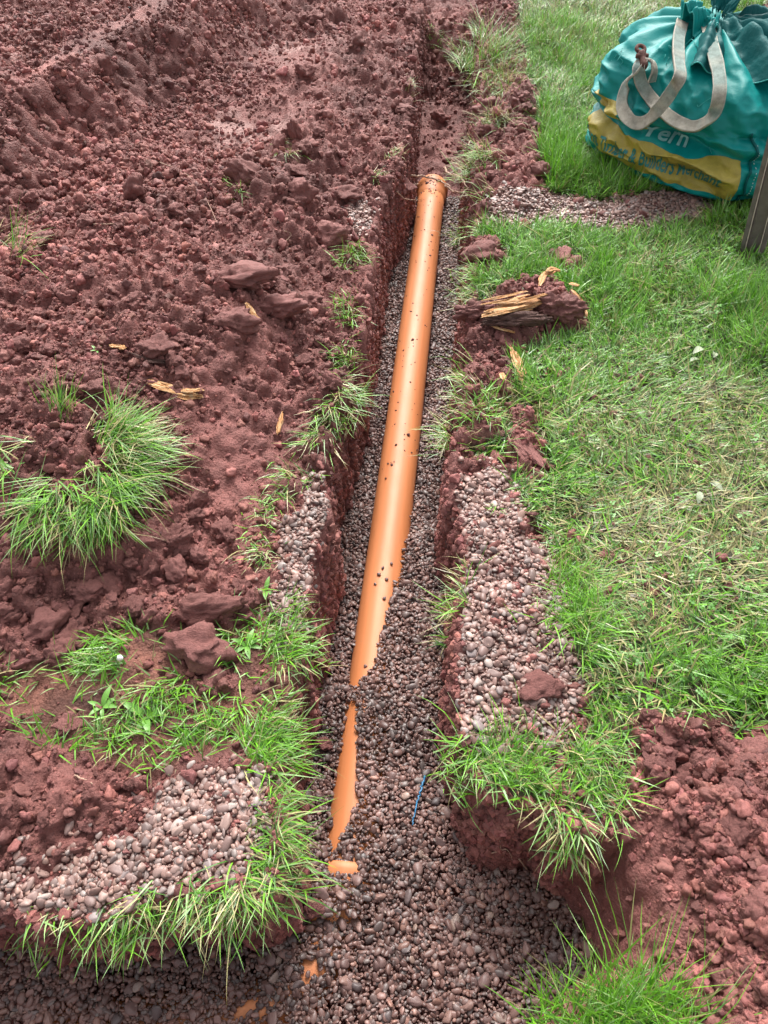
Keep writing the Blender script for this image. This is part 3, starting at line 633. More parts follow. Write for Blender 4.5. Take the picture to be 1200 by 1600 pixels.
CL = []
for v, f in clod_templates(4, 12, 33, .30, 1.5):
    me = np_mesh('soil_clod', v, [f]); me.materials.append(M['clod']); CL.append(me)
def clod(px, py, wpx, label, group=None, asp=(1, .75, .55), rz=None, k=None, sink=.35, tilt=0):
    p = hit(px, py); dp = p[1] * cP + (CAM_H - p[2]) * sP; r_ = wpx * .5 * dp / FPX
    o = bpy.data.objects.new('soil_clod', CL[(k if k is not None else random.randrange(12)) % 12]); COL.objects.link(o)
    o.scale = (r_ * asp[0], r_ * asp[1], r_ * asp[2]); o.location = (p[0], p[1], p[2] + r_ * asp[2] * (1 - 2 * sink) * .9)
    o.rotation_euler = (random.uniform(-.25, .25), random.uniform(-.25, .25) + tilt, random.uniform(-.4, .4) if rz is None else rz)
    tag(o, label, 'soil clod', group); return o
BIG = [
 (322,953,112,'largest long slab of red clay lying above the big clod and grass strip',(1.05,.5,.38),.12),
 (308,1012,108,'big square-edged red clay clod resting on the left grass strip',(1,.75,.6),-.1),
 (336,1068,55,'angular red clod standing alone in the grass below the big clay clod',(.95,.8,.6),-.7),
 (836,1074,75,'red clod sitting alone on the spilled gravel right of the trench',(1,.75,.55),.1),
 (372,440,98,'broad flat-topped clod in the middle of the left spoil heap',(1,.6,.4),.1),
 (432,486,92,'rounded crumbly clod right below the broad flat-topped clod',(1,.6,.45),-.1),
 (364,506,78,'pale-faced clod with a wood sliver lying against its right side',(1,.75,.55),.2),
 (248,546,52,'round dark clod left of the pale-faced clod on the heap',(1,.8,.7),0),
 (212,300,46,'upright clod standing near the grass-free upper heap slope',(.75,.7,.9),.3),
 (472,302,42,'smooth block of clay among the clods near the trench lip',(1,.8,.7),.4),
 (462,215,34,'upright narrow clay lump beside the pale grass wisps',(.6,.6,1.5),0),
 (535,305,58,'flat overhanging clay flake beside the trench lip',(1,.55,.3),-.1),
 (515,370,56,'rounded clod next to the small gravel patch on the left lip',(1,.8,.6),.1),
 (385,275,70,'rusty orange brown clod with green blades under its left end',(1,.5,.5),-.35),
 (395,938,34,'small rounded clod between the clay slab and the spilled gravel strip',(.9,.8,.9),0),
 (20,1030,66,'wide low clod at the left edge above the grass strip',(1,.7,.45),0),
 (70,985,70,'big broken clod at the foot of the turf sod',(1,.7,.6),.5),
 (290,1100,44,'crumbled clod half sunk in the grass beside the broadleaf weed',(1,.8,.5),.3),
 (280,1132,52,'flat smeared clod at the lower rim of the left grass strip',(1.1,.7,.35),.1),
 (110,1130,44,'small clod on the lower left rim of the grass strip',(1,.8,.5),.1),
 (752,398,62,'crusted clod in the grass beside the far half of the pipe',(1,.7,.45),0),
 (880,408,42,'ragged red clod lying alone in the lawn above the rotten log',(.8,1,.5),-.3),
 (842,268,36,'round red clod at the lawn edge left of the bag',(1,.85,.7),0),
 (820,705,62,'long smeared clay strip pressed into the lawn edge',(.55,1.3,.25),.45),
 (1010,1118,34,'reddish clod in the grass above the right spoil heap',(1,.8,.6),.2),
 (1100,1128,36,'dark red clod in the bright grass at the top of the right spoil heap',(1,.8,.7),.1),
 (1045,1150,56,'flat pale clod at the upper rim of the right spoil heap',(1,.6,.4),-.3),
 (865,1228,32,'small red clod between the two grass tufts above the dug corner',(.9,.9,.6),0),
 (912,1258,30,'small brown clod at the lip of the dug corner',(.8,1,.6),.2),
 (1180,1180,62,'big cracked clod at the top right of the right spoil heap',(1,.8,.6),.2),
 (1150,1300,58,'big lumpy clod in the middle of the right spoil heap',(.8,1,.6),.4),
 (1075,1215,52,'rounded clod on the upper left shoulder of the right spoil heap',(1,.8,.6),-.2),
 (1185,1420,56,'crumbly clod at the right picture edge of the right spoil heap',(.9,1,.6),0),
 (1060,1560,50,'clod beside the tall grass tuft at the bottom right',(1,.8,.6),.2),
 (1140,1530,54,'lumpy clod at the foot of the right spoil heap',(1,.9,.6),.5),
 (505,1183,28,'single dark clod fallen on the gravel beside the left trench wall',(1.1,.8,.6),0),
 (500,1450,34,'soft muddy lump lying on the front gravel',(1,.9,.4),0),
 (685,185,26,'clod on the bare trench floor beyond the pipe',(1,.8,.8),0),
 (800,1000,1,'',(1,1,1),0)]
for i, (a, b_, w, lb, asp, rz) in enumerate(BIG[:-1]):
    o = clod(a, b_, w, lb, None, asp, rz, i)
    if 'gravel' in lb and b_ > 1100 and a < 520: o.location.z = float(gravel_level(np.array([o.location.x]), np.array([o.location.y]))[0]) + .008
REG = [  # polygon-ish boxes in the photo: x0,x1,y0,y1,count,size range, label, group
 ((0,560,330,620), 70, (18,40), 'loose crumbly clod on the middle of the left spoil heap', 'clods on the middle of the left spoil heap'),
 ((300,640,20,330), 46, (14,36), 'loose clod on the far part of the left spoil heap', 'clods on the far left spoil heap'),
 ((0,300,60,330), 34, (14,34), 'loose clod on the steep bank below the ridge at upper left', 'clods on the upper left bank'),
 ((200,430,740,990), 34, (18,44), 'loose clod at the foot of the left spoil heap', 'clods at the foot of the left spoil heap'),
 ((0,200,900,1040), 20, (24,60), 'dark clod below the turf sod on the left', 'clods below the turf sod'),
 ((985,1200,1165,1600), 60, (15,44), 'crumbly clod of the spoil heap at the lower right', 'clods on the right spoil heap'),
 ((0,240,1190,1350), 22, (12,30), 'small clod on the low soil mound beside the spilled gravel', 'clods on the low soil mound'),
 ((735,835,140,330), 14, (14,32), 'clod on the bare soil lip between trench and far lawn', 'clods on the right trench lip')]
for (x0, x1, y0, y1), cnt, (s0, s1), lb, gp in REG:
    k = 0; tries = 0
    while k < cnt and tries < cnt * 8:
        tries += 1; a, b_ = random.uniform(x0, x1), random.uniform(y0, y1); p = hit(a, b_)
        if sample(crumbly, p[0], p[1]) < .45 or (gravel_level(np.array([p[0]]), np.array([p[1]]))[0] > p[2] and sample(Ft, p[0], p[1]) > .3): continue
        clod(a, b_, s0 + (s1 - s0) * random.random() ** 1.8, lb, gp, (1, random.uniform(.6, 1), random.uniform(.5, .8)), random.uniform(0, 6)); k += 1

# ================================================================== GRASS
def blades(base, L, W, az, lean, curl, col, seg=3):
    n_ = len(base); rows = []; d = np.stack([np.cos(az), np.sin(az)], 1); side = np.stack([-np.sin(az), np.cos(az), np.zeros(n_)], 1)
    p = base.copy(); V = []; ang_ = lean.copy(); wob = rng.normal(0, .25, n_)
    for k in range(seg + 1):
        w = W * (1 - (k / seg) ** 1.6) * (1.0 if k else .8)
        if k < seg: V.append(p - side * w[:, None] * .5); V.append(p + side * w[:, None] * .5)
        else: V.append(p)
        st = L / seg; dx = np.stack([np.sin(ang_) * d[:, 0], np.sin(ang_) * d[:, 1], np.cos(ang_)], 1)
        p = p + dx * st[:, None]; ang_ = ang_ + curl / seg + rng.normal(0, .16, n_); a2 = az + wob * (k + 1) / seg
        d = np.stack([np.cos(a2), np.sin(a2)], 1); side = np.stack([-np.sin(a2), np.cos(a2), np.zeros(n_)], 1)
    nv = 2 * seg + 1; V = np.stack(V, 1).reshape(-1, 3); o0 = (np.arange(n_) * nv)[:, None]
    Q = [o0 + np.array([[2*k, 2*k+1, 2*k+3, 2*k+2]]) for k in range(seg - 1)]
    T = o0 + np.array([[2*seg-2, 2*seg-1, 2*seg]])
    t = np.repeat(np.arange(seg + 1) / seg, 2)[:nv]
    c = np.repeat(col[:, None, :], nv, 1) + 0 * t[None, :, None]
    return V, [np.concatenate(Q)] if not len(T) else [np.concatenate(Q), T], c.reshape(-1, 3)
G_BRIGHT, G_MID, G_DARK, G_STRAW, G_BROWN, G_PALE = map(np.array, ((.155, .40, .02), (.095, .27, .025), (.045, .14, .02), (.40, .34, .16), (.17, .115, .06), (.25, .40, .15)))
def grass_cols(n_, straw=.12, bright=.5, brown=.03):
    t = rng.random((n_, 1)); c = np.where(t < bright, G_BRIGHT, np.where(t < bright + .3, G_MID, G_DARK)); q = rng.random((n_, 1))
    c = np.where(rng.random((n_, 1)) < .16, G_PALE, c); c = np.where(q < straw, G_STRAW, c); c = np.where((q > straw) & (q < straw + brown), G_BROWN, c)
    mixy = rng.random((n_, 1)) * .25; c = c * (1 - mixy) + np.array([.22, .33, .08]) * mixy
    return c * rng.uniform(.75, 1.25, (n_, 1))
# lawn on the right
N = 330000; x = rng.uniform(.05, 2.15, N); y = .35 + 4.4 * rng.random(N) ** .9
z = gz(x, y); dens = sample(mGL, x, y) * sstep(.7, .95, sample(mGL, x, y) + .0)
k = (rng.random(N) < dens) & in_view(x, y, z, 25); x, y, z = x[k], y[k], z[k]; n_ = len(x)
def pblob(px, py, r, ax=1): c = P(px, py); return np.exp(-(((x - c[0]) / (r * ax)) ** 2 + ((y - c[1]) / r) ** 2))
dead = np.clip(1.2 * pblob(1070,830,.16,1.8) + .8 * pblob(990,940,.13,1.1) + .6 * pblob(850,650,.14,1.6) + .5 * pblob(1090,560,.25,1.3) + .8 * pblob(930,20,.5,1.2) + .5 * pblob(1150,690,.2) + .5 * pblob(1000,1060,.12)
    + .4 * pblob(880,130,.4) + .30 * fbm(x * 3.5, y * 3.5, oct=3, seed=171) - .15, 0, 1)
lush = np.clip(pblob(905,930,.07) + pblob(890,980,.06) + pblob(1160,1080,.12) + .9 * pblob(980,430,.22) + .8 * pblob(830,640,.1) + .8 * pblob(830,720,.1) + .7 * pblob(870,250,.3) + .6 * pblob(850,60,.3) + .5 * pblob(1160,480,.2) + .5 * fbm(x * 4.5, y * 4.5, oct=3, seed=172), 0, 1) * (1 - dead)
L = (.036 + .034 * lush + .012 * dead) * rng.uniform(.5, 1.6, n_) + .008; L = np.where(rng.random(n_) < .05, L * 1.6, L)
cl_ = np.floor(x * 16 + 3 * fbm(x*3, y*3, oct=2, seed=5)) * 7.3 + np.floor(y * 16) * 3.1
azc = 2 * np.pi * vnoise(x * 5.5, y * 5.5, seed=173) * 1.4; az = azc + rng.normal(0, 1.25, n_)
lean = np.clip(rng.normal(1.05, .33, n_) + .35 * dead - .4 * lush, .1, 1.52); curl = rng.uniform(.0, .7, n_) * (1 - .5 * dead)
c = grass_cols(n_, .10, .42); cs = grass_cols(n_, .42, .25, .26); cL = grass_cols(n_, .04, .75, .01)
r_ = rng.random((n_, 1)); c = np.where(r_ < dead[:, None] * .95, cs, np.where(r_ < (dead + lush)[:, None], cL, c))
v, f, cc = blades(np.stack([x, y, z - .002], 1), L, .0016 + .0046 * rng.random(n_) ** 1.7, az, lean, curl, c, 2)
tag(link('lawn_grass', np_mesh('lawn_grass', v, f, cc, smooth=False), M['grass']), 'trampled green lawn with straw coloured patches right of the trench', 'grass', kind='stuff')
cv = []
a_l = np.linspace(0, 2 * np.pi, 7)[:-1]
for k in range(3):
    V_, F_ = [], []
    for j in range(3):
        c_ = np.array([math.cos(j * 2.094), math.sin(j * 2.094)]) * .75; o0_ = len(V_)
        V_.append([c_[0], c_[1], .12]); V_ += [[c_[0] + .62 * math.cos(q), c_[1] + .62 * math.sin(q), .25 * math.sin(q + k)] for q in a_l]
        F_ += [[o0_, o0_ + 1 + i_, o0_ + 1 + (i_ + 1) % 6] for i_ in range(6)]
    cv.append((np.array(V_), np.array(F_), True))
N = 5200; x2 = rng.uniform(.1, 2.1, N); y2 = rng.uniform(.5, 4.0, N); k = (sample(mGL, x2, y2) > .9) & (fbm(x2 * 3, y2 * 3, oct=2, seed=177) > .05); x2, y2 = x2[k], y2[k]; z2 = gz(x2, y2) + rng.uniform(.012, .032, len(x2)); k = in_view(x2, y2, z2); x2, y2, z2 = x2[k], y2[k], z2[k]; m_ = len(x2)
m, n, b = mat('clover_leaf'); b.inputs['Roughness'].default_value = .5; color_var(n, b, tint(n), 2, .8, 1.2); M['clover'] = m
tag(scatter('clover_leaves', [(cv, np.stack([x2, y2, z2], 1), np.repeat(rng.uniform(.003, .0065, (m_, 1)), 3, 1), quat_rot(m_, .45), np.array([.10, .25, .045]) * rng.uniform(.7, 1.5, (m_, 1)))], M['clover']), 'small clover leaves growing low among the lawn grass', 'clover', kind='stuff')
# grass strip on the left
N = 22000; x = rng.uniform(-.95, -.05, N); y = rng.uniform(.3, 1.3, N); z = gz(x, y)
k = (rng.random(N) < sample(mGL, x, y) * (.10 + .9 * sstep(-.15, .45, fbm(x * 9, y * 9, oct=2, seed=181)))) & in_view(x, y, z, 40) & (sdist(GRASS_L, x, y) > -.02); x, y, z = x[k], y[k], z[k]; n_ = len(x)
az = 2 * np.pi * vnoise(x * 9, y * 9, seed=182) + rng.normal(0, .8, n_)
v, f, cc = blades(np.stack([x, y, z - .003], 1), rng.uniform(.025, .075, n_), rng.uniform(.0022, .0042, n_), az, np.clip(rng.normal(.85, .3, n_), .1, 1.4), rng.uniform(.1, .9, n_), grass_cols(n_, .06, .6), 3)
tag(link('grass_strip', np_mesh('grass_strip', v, f, cc, smooth=False), M['grass']), 'patchy green grass strip left of the trench below the spoil heap', 'grass', kind='stuff')

def tuft(label, pts, n_, L0, L1, az0, spread=.7, lean=(.4, 1.2), curl=(.3, 1.2), rad=.02, straw=.12, bright=.5, name='grass_tuft', W=(.0016, .0037), lift=0.0, seg=4, parent=None, brown=.03):
    """blades growing from along a pixel polyline; az0: direction (radians) or None for all round"""
    q = np.array([hit(a, b_) for a, b_ in pts])
    if len(q) > 1: q = spline(q, 40)
    nc = max(2, n_ // 7); cc_ = rng.integers(0, nc, n_); ci_ = rng.integers(0, len(q), nc); cz = rng.normal(0, .42, nc); cL = rng.uniform(.55, 1.2, nc); cl0 = rng.normal(0, .22, nc)
    i = ci_[cc_]; base = q[i] + rng.normal(0, 1, (nc, 3))[cc_] * np.array([rad, rad, 0]) * .8 + rng.normal(0, 1, (n_, 3)) * np.array([rad, rad, 0]) * .75; base[:, 2] = np.maximum(gz(base[:, 0], base[:, 1]), base[:, 2] - .03) - .004 + lift
    az = rng.uniform(0, 2 * np.pi, nc)[cc_] + rng.normal(0, .8, n_) if az0 is None else rng.normal(0, spread * .8, n_) + cz[cc_] + (np.interp(i, np.linspace(0, len(q) - 1, len(az0)), az0) if np.ndim(az0) else az0)
    v, f, cc = blades(base, rng.uniform(L0, L1, n_) * cL[cc_] * rng.uniform(.6, 1.15, n_), rng.uniform(*W, n_), az, np.clip(rng.uniform(*lean, n_) + cl0[cc_], .03, 1.7), rng.uniform(*curl, n_), grass_cols(n_, straw, bright, brown), seg)
    org = q.mean(0); o = link(name, np_mesh(name, v - org, f, cc, smooth=False), M['grass'], loc=org)
    return tag(o, label, 'grass tuft')
DOWN, RIGHT, LEFT, UP = -math.pi / 2, 0.0, math.pi, math.pi / 2
tuft('tall bright grass tuft with long upright blades at the bottom right corner', [(880,1640),(925,1600),(990,1590),(1050,1625)], 1500, .07, .18, None, lean=(.05, .75), curl=(.1, .9), rad=.028, straw=.06, bright=.6)
tuft('long grass fringe drooping over the front edge of the left gravel patch', [(50,1448),(130,1440),(200,1428),(240,1400)], 320, .035, .095, DOWN, .85, (.6, 1.6), (.3, 1.4), .016, .25, .4)
tuft('yellowish grass fringe hanging over the dark hollow below the left gravel patch', [(290,1392),(310,1392),(340,1400),(380,1405)], 260, .04, .10, DOWN, .8, (.6, 1.6), (.3, 1.4), .016, .35, .35)
tuft('thick grass fringe hanging into the trench at the left block corner', [(370,1400),(400,1388),(418,1365),(425,1335)], 460, .045, .10, [DOWN, DOWN + .4, -.6, -.3], .8, (.6, 1.5), (.3, 1.3), .022, .25, .42)
tuft('green grass fringe leaning out from the left trench lip beside the pipe end', [(420,1340),(424,1280),(420,1230)], 300, .04, .095, -.1, .6, (.7, 1.35), (.3, 1.0), .018, .16, .5)
tuft('bright grass edge on the left trench lip above the spilled gravel', [(420,1215),(425,1160),(415,1120)], 340, .05, .10, .0, .8, (.5, 1.3), (.3, 1.0), .02, .1, .6)
tuft('grass clump on the left trench lip beside the clay slab', [(440,1030),(455,1000),(445,975),(400,970)], 420, .04, .09, .1, .9, (.5, 1.2), (.3, 1.0), .022, .12, .55)
tuft('yellow green grass line along the left lip beside the gravel strip', [(410,870),(405,820),(430,780),(470,745)], 380, .03, .08, DOWN - .3, 1.0, (.5, 1.3), (.3, 1.1), .018, .25, .4)
tuft('combed pale grass fringe bent along the left trench corner', [(492,690),(515,662),(533,630),(545,605)], 420, .06, .12, [DOWN - .5, DOWN - .5, DOWN - .2, 0], .5, (.9, 1.4), (.3, .9), .016, .28, .4)
tuft('small green grass clump on the left lip halfway along the pipe', [(535,575),(542,540)], 170, .05, .09, DOWN, .9, (.5, 1.2), (.3, 1), .016, .1, .65)
tuft('bright green grass clump on the left lip facing the upper pipe', [(540,500),(548,470)], 170, .05, .09, DOWN, .9, (.5, 1.2), (.3, 1), .016, .08, .7)
tuft('bright green grass tuft below the small gravel patch on the left lip', [(548,420),(552,385)], 200, .05, .10, DOWN, .9, (.4, 1.2), (.3, 1), .018, .08, .7)
tuft('thin green wisp at the far end of the left trench lip', [(678,60)], 60, .05, .10, DOWN, 1.2, (.3, 1.1), (.3, 1), .02, .1, .2)
tuft('big spiky grass tuft overhanging the far right trench lip', [(730,85),(760,95),(790,75)], 800, .10, .21, [LEFT + .4, DOWN, RIGHT], .9, (.4, 1.2), (.2, 1.0), .04, .25, .45)
tuft('yellowing grass tuft below the spiky one on the right trench lip', [(755,130),(790,120),(775,155)], 560, .08, .16, DOWN, 1.2, (.5, 1.3), (.2, 1), .05, .4, .35)
tuft('pale dry grass wisp on the bare soil lip right of the trench', [(755,195),(775,190)], 240, .08, .14, DOWN, 1.3, (.7, 1.4), (.2, .8), .03, .6, .2)
tuft('pale yellow grass tuft beside the pipe socket', [(740,262),(765,250)], 330, .07, .14, LEFT + .5, 1.0, (.6, 1.4), (.2, .9), .03, .45, .4)
tuft('grass tuft overhanging the trench right below the top gravel strip', [(705,385),(725,365),(745,350)], 330, .05, .12, LEFT + .5, .8, (.6, 1.4), (.3, 1), .03, .25, .45)
tuft('light green grass tuft above the rotten log', [(740,450),(765,435),(790,430)], 380, .06, .12, LEFT + .6, .9, (.5, 1.3), (.2, 1), .03, .15, .6)
tuft('dry grass wisps under the light green tuft by the log', [(735,470),(760,465)], 110, .05, .1, LEFT, .9, (1.0, 1.5), (.1, .6), .02, .5, .3)
tuft('grass tuft leaning over the trench wall midway on the right', [(700,690),(715,670),(730,690)], 260, .06, .12, [LEFT, LEFT + .6], .9, (.5, 1.3), (.3, 1), .022, .35, .4)
tuft('bright grass tuft on the right lip below the short split stick', [(745,640),(765,650),(775,625)], 230, .05, .10, None, lean=(.4, 1.2), curl=(.2, 1), rad=.025, straw=.15, bright=.6)
tuft('small weedy grass tuft rooted in the right trench wall', [(712,940),(725,960)], 110, .05, .10, LEFT - .5, 1.2, (.5, 1.3), (.3, 1), .014, .3, .45)
tuft('dry grass sprig hanging in the trench below the weedy tuft', [(705,990)], 40, .05, .09, LEFT, 1.0, (.8, 1.5), (.2, .8), .01, .5, .3)
tuft('tiny grass sprig in the upper part of the right gravel patch', [(770,790),(775,800)], 28, .04, .08, DOWN, .5, (.7, 1.2), (.2, .8), .006, .1, .5)
tuft('lush bright grass clump bordering the right gravel patch', [(885,900),(900,950),(905,990)], 560, .06, .11, [RIGHT, LEFT + .5, RIGHT], 1.3, (.4, 1.1), (.3, 1), .03, .05, .85)
tuft('domed grass tuft on the block corner right of the trench', [(725,1190),(760,1175),(800,1185),(830,1215)], 760, .05, .10, None, lean=(.4, 1.2), curl=(.3, 1), rad=.026, straw=.12, bright=.55)
tuft('long grass fringe drooping over the dug corner on the right', [(840,1255),(880,1285),(905,1300)], 150, .05, .10, DOWN, .6, (.8, 1.5), (.4, 1.2), .016, .25, .45)
tuft('grass tuft right of the small red clod above the dug corner', [(900,1190),(930,1210),(940,1250)], 480, .05, .10, None, lean=(.5, 1.3), curl=(.2, 1), rad=.03, straw=.15, bright=.5)
tuft('green grass sprig at the left picture edge on the heap', [(5,385),(25,395)], 110, .08, .17, .3, .9, (.5, 1.3), (.2, .8), .02, .4, .35)
tuft('short upright grass sprig behind the turf sod', [(90,655),(95,640)], 70, .06, .12, UP, .6, (.2, .9), (.1, .6), .010, .2, .5)
tuft('pale grass wisps beside the upright clay lump', [(430,225),(455,240)], 60, .06, .13, DOWN + .5, .5, (1.0, 1.5), (.1, .5), .014, .5, .3)
tuft('green blades sticking out below the rusty orange clod', [(350,275),(380,295)], 90, .06, .12, DOWN + .6, .5, (.9, 1.4), (.1, .6), .012, .08, .6)
tuft('short pale grass fibres on the left trench lip opposite the spiky tuft', [(640,120),(637,150)], 90, .03, .08, RIGHT, 1.0, (.6, 1.5), (.2, .9), .012, .6, .2)
tuft('short pale grass fibres on the left trench lip just behind the socket', [(615,235),(605,255)], 90, .03, .08, RIGHT, 1.0, (.6, 1.5), (.2, .9), .012, .6, .2)
tuft('pale grass fibres above the small gravel patch on the left lip', [(595,275),(585,290)], 80, .03, .08, RIGHT, 1.0, (.6, 1.5), (.2, .9), .012, .6, .2)
tuft('single grass stalk arching up in front of the dug hollow', [(985,1600)], 1, .2, .22, UP, .1, (.1, .2), (.2, .3), .002, 1, .6, name='grass_stalk')

# turf sod lying upside-down on the heap: blades fan out from a curved edge
sod = empty('turf_sod', tuple(hit(120, 790))); tag(sod, 'overturned turf sod with long green grass fanning out on the left spoil heap', 'turf sod')
so_ = np.array(sod.location)
arc_px = [(40,690),(25,750),(55,795),(105,812),(150,790),(182,755),(195,715),(180,680)]
arc = spline(np.array([hit(a, b_) for a, b_ in arc_px]), 60)
n_ = 1900; nc = 220; cc_ = rng.integers(0, nc, n_); ci_ = np.clip((rng.beta(2.1, 1.0, nc) * 60).astype(int), 0, 59); i = ci_[cc_]; base = arc[i] + rng.normal(0, .022, (nc, 3))[cc_] + rng.normal(0, .008, (n_, 3)); base[:, 2] = gz(base[:, 0], base[:, 1]) + rng.uniform(0, .018, n_)
az = np.interp(i, np.linspace(0, 59, 8), [LEFT + .6, LEFT + 1.0, DOWN - .5, DOWN - .1, DOWN + .45, -.75, -.2, .9]) + rng.normal(0, .35, n_) + rng.normal(0, .5, nc)[cc_]
v, f, cc = blades(base, rng.uniform(.05, .14, n_) * rng.uniform(.6, 1.25, nc)[cc_], rng.uniform(.0018, .004, n_), az, np.clip(rng.normal(1.28, .3, n_), .3, 1.7), rng.uniform(.1, 1.0, n_), grass_cols(n_, .2, .5, .06), 4)
link('grass', np_mesh('sod_grass', v - so_, f, cc, smooth=False), M['grass'], sod)
v, f = ico(5); r3 = np.array([.11, .065, .03]); nz = fbm(v[:, 0] * 2.5, v[:, 1] * 2.5, v[:, 2] * 2.5, oct=6, seed=191, gain=.62); v = v * (1 + .34 * nz)[:, None] * r3
c_ = hit(95, 800) - so_
link('root_mat', np_mesh('sod_soil', v + c_ + [0, 0, -.005], [f], np.tile(SOIL * .9, (len(v), 1))), M['crumb'], sod)

# ================================================================== BAG
e1 = np.array([.727, -.687, 0]); e2 = np.array([.687, .727, 0]); BC = np.array([1.195, 2.90, 0]); GATH = np.array([1.125, 2.95, .405])
vk = np.array([0, .06, .14, .25, .36, .44, .50, .58, .68, .80, .90, 1.0]); Sk = np.array([.86, .97, 1.03, 1.05, 1.02, .99, .98, .95, .86, .62, .33, .10]); Zk = np.array([.0, .02, .055, .115, .175, .205, .225, .28, .335, .38, .40, .405])
def sm(x, xk, yk): return (np.interp(x - .035, xk, yk) + 2 * np.interp(x, xk, yk) + np.interp(x + .035, xk, yk)) / 4
def bagpt(phi, v, off=0.0):
    phi = np.asarray(phi, float); v = np.asarray(v, float)
    ex = 3.4; a = .36; r_ = 1 / ((np.abs(np.cos(phi)) / a) ** ex + (np.abs(np.sin(phi)) / a) ** ex) ** (1 / ex)
    S = sm(v, vk, Sk); Z = sm(v, vk, Zk); Z = np.where(v <= 0, 0, Z)
    ca, sa = np.cos(phi), np.sin(phi)
    g = sstep(.42, .95, v)
    fold = .13 * g * (np.sin(phi * 11 + 2.0 * np.sin(phi * 2 + 1)) * .6 + np.sin(phi * 17 + v * 3) * .4) * (1 - .35 * v)
    cr = 1 - 2 * np.abs(fbm(ca * 2.2 + v * 1.5, sa * 2.2, v * 5.0, oct=3, seed=201)); cr2 = 1 - 2 * np.abs(fbm(ca * 5 + 3, sa * 5, v * 9, oct=3, seed=202))
    lower = sstep(0, .1, v)
    rr = r_ * S * (1 + fold) + lower * (.026 * cr * (1 - .4 * g) + .007 * cr2 * (.3 + .7 * sstep(.3, .45, v))) + off
    # crease: the wall folds over itself a little above the print
    rr = rr + .022 * np.exp(-((v - .42 - .03 * np.sin(phi * 3)) / .035) ** 2) - .02 * np.exp(-((v - .345 - .03 * np.sin(phi * 3)) / .03) ** 2)
    z = Z + lower * (.005 * cr2 * (1 - g) + .03 * g * fold / .1) + .4 * off
    sh = sstep(.25, 1.0, v)
    c = BC + (GATH - BC) * np.array([1, 1, 0]) * sh[..., None]
    p = c + rr[..., None] * (ca[..., None] * e1 + sa[..., None] * e2); p = p.copy(); p[..., 2] = np.maximum(z, .0) + .004
    return p
bag = empty('bulk_bag', (BC[0], BC[1], 0)); tag(bag, 'slumped teal woven builders bulk bag with yellow printed band, lying on the lawn', 'bag')
B0 = np.array([BC[0], BC[1], 0]); NPH, NV = 320, 170
ph = np.linspace(-np.pi, np.pi, NPH, endpoint=False); vv = np.linspace(0, 1, NV); PH, VV = np.meshgrid(ph, vv)
bv = bagpt(PH, VV).reshape(-1, 3); id_ = np.arange(NPH * NV).reshape(NV, NPH); nx_ = np.roll(id_, -1, 1)
bf = np.stack([id_[:-1], nx_[:-1], nx_[1:], id_[1:]], -1).reshape(-1, 4)
link('body', np_mesh('bag_body', bv - B0, [bf]), M['bag_cloth'], bag)
BVH = BVHTree.FromPolygons([tuple(q) for q in bv], [tuple(q) for q in bf.tolist()])
def patch(name, ph0, ph1, f0, f1, mat_, off, parent, nu=120, nw=40, skip=None):
    u = np.linspace(0, 1, nu); w = np.linspace(0, 1, nw); U, Wm = np.meshgrid(u, w); a = ph0 + (ph1 - ph0) * U; lo, hi = f0(U), f1(U)
    v = bagpt(a, lo + (hi - lo) * Wm, off).reshape(-1, 3); i_ = np.arange(nu * nw).reshape(nw, nu)
    f = np.stack([i_[:-1, :-1], i_[:-1, 1:], i_[1:, 1:], i_[1:, :-1]], -1).reshape(-1, 4)
    if skip is not None: f = f[~skip(U, Wm)[:-1, :-1].ravel()]
    return link(name, np_mesh(name, v - B0, [f]), mat_, parent)
PH0, PH1 = R(-137), R(-50)
band = patch('printed_band', PH0, PH1, lambda u: .10 + .07 * (1 - u) ** 2, lambda u: .29 + .04 * (1 - u) + .05 * sstep(.7, 1, u), M['bag_print'], .0018, bag)
patch('printed_band', R(-134), R(-112), lambda u: .37 + 0 * u, lambda u: .50 + 0 * u, M['bag_print'], .0018, bag, 60, 30)
patch('printed_band', R(-108), R(-98), lambda u: .37 + 0 * u, lambda u: .47 - .05 * u, M['bag_print'], .0018, bag, 40, 30)
def lettering(txt, name, ph0, ph1, v0, v1, mat_, parent, off):
    cu = bpy.data.curves.new('t', 'FONT'); cu.body = txt; cu.resolution_u = 3; cu.offset = .018; ob = bpy.data.objects.new('t', cu)
    me = bpy.data.meshes.new_from_object(ob); bm = bmesh.new(); bm.from_mesh(me); bmesh.ops.triangulate(bm, faces=bm.faces)
    bmesh.ops.subdivide_edges(bm, edges=[e for e in bm.edges if e.calc_length() > .10], cuts=3); bmesh.ops.triangulate(bm, faces=bm.faces)
    co = np.array([q.co[:] for q in bm.verts]); f = np.array([[q.index for q in p_.verts] for p_ in bm.faces]); bm.free()
    bpy.data.objects.remove(ob); bpy.data.curves.remove(cu); bpy.data.meshes.remove(me)
    u = (co[:, 0] - co[:, 0].min()) / np.ptp(co[:, 0]); w = (co[:, 1] - co[:, 1].min()) / np.ptp(co[:, 1])
    pts = bagpt(ph0 + (ph1 - ph0) * u, v0 + (v1 - v0) * w, off)
    return link(name, np_mesh(name, pts - B0, [f]), mat_, parent)
lettering('dent Timber & Builders Merchant', 'lettering', R(-132), R(-57), .165, .255, M['bag_print_letter'], band, .0045)
lettering('Yern', 'lettering', R(-101), R(-77), .335, .395, M['bag_print_white'], bag, .007)
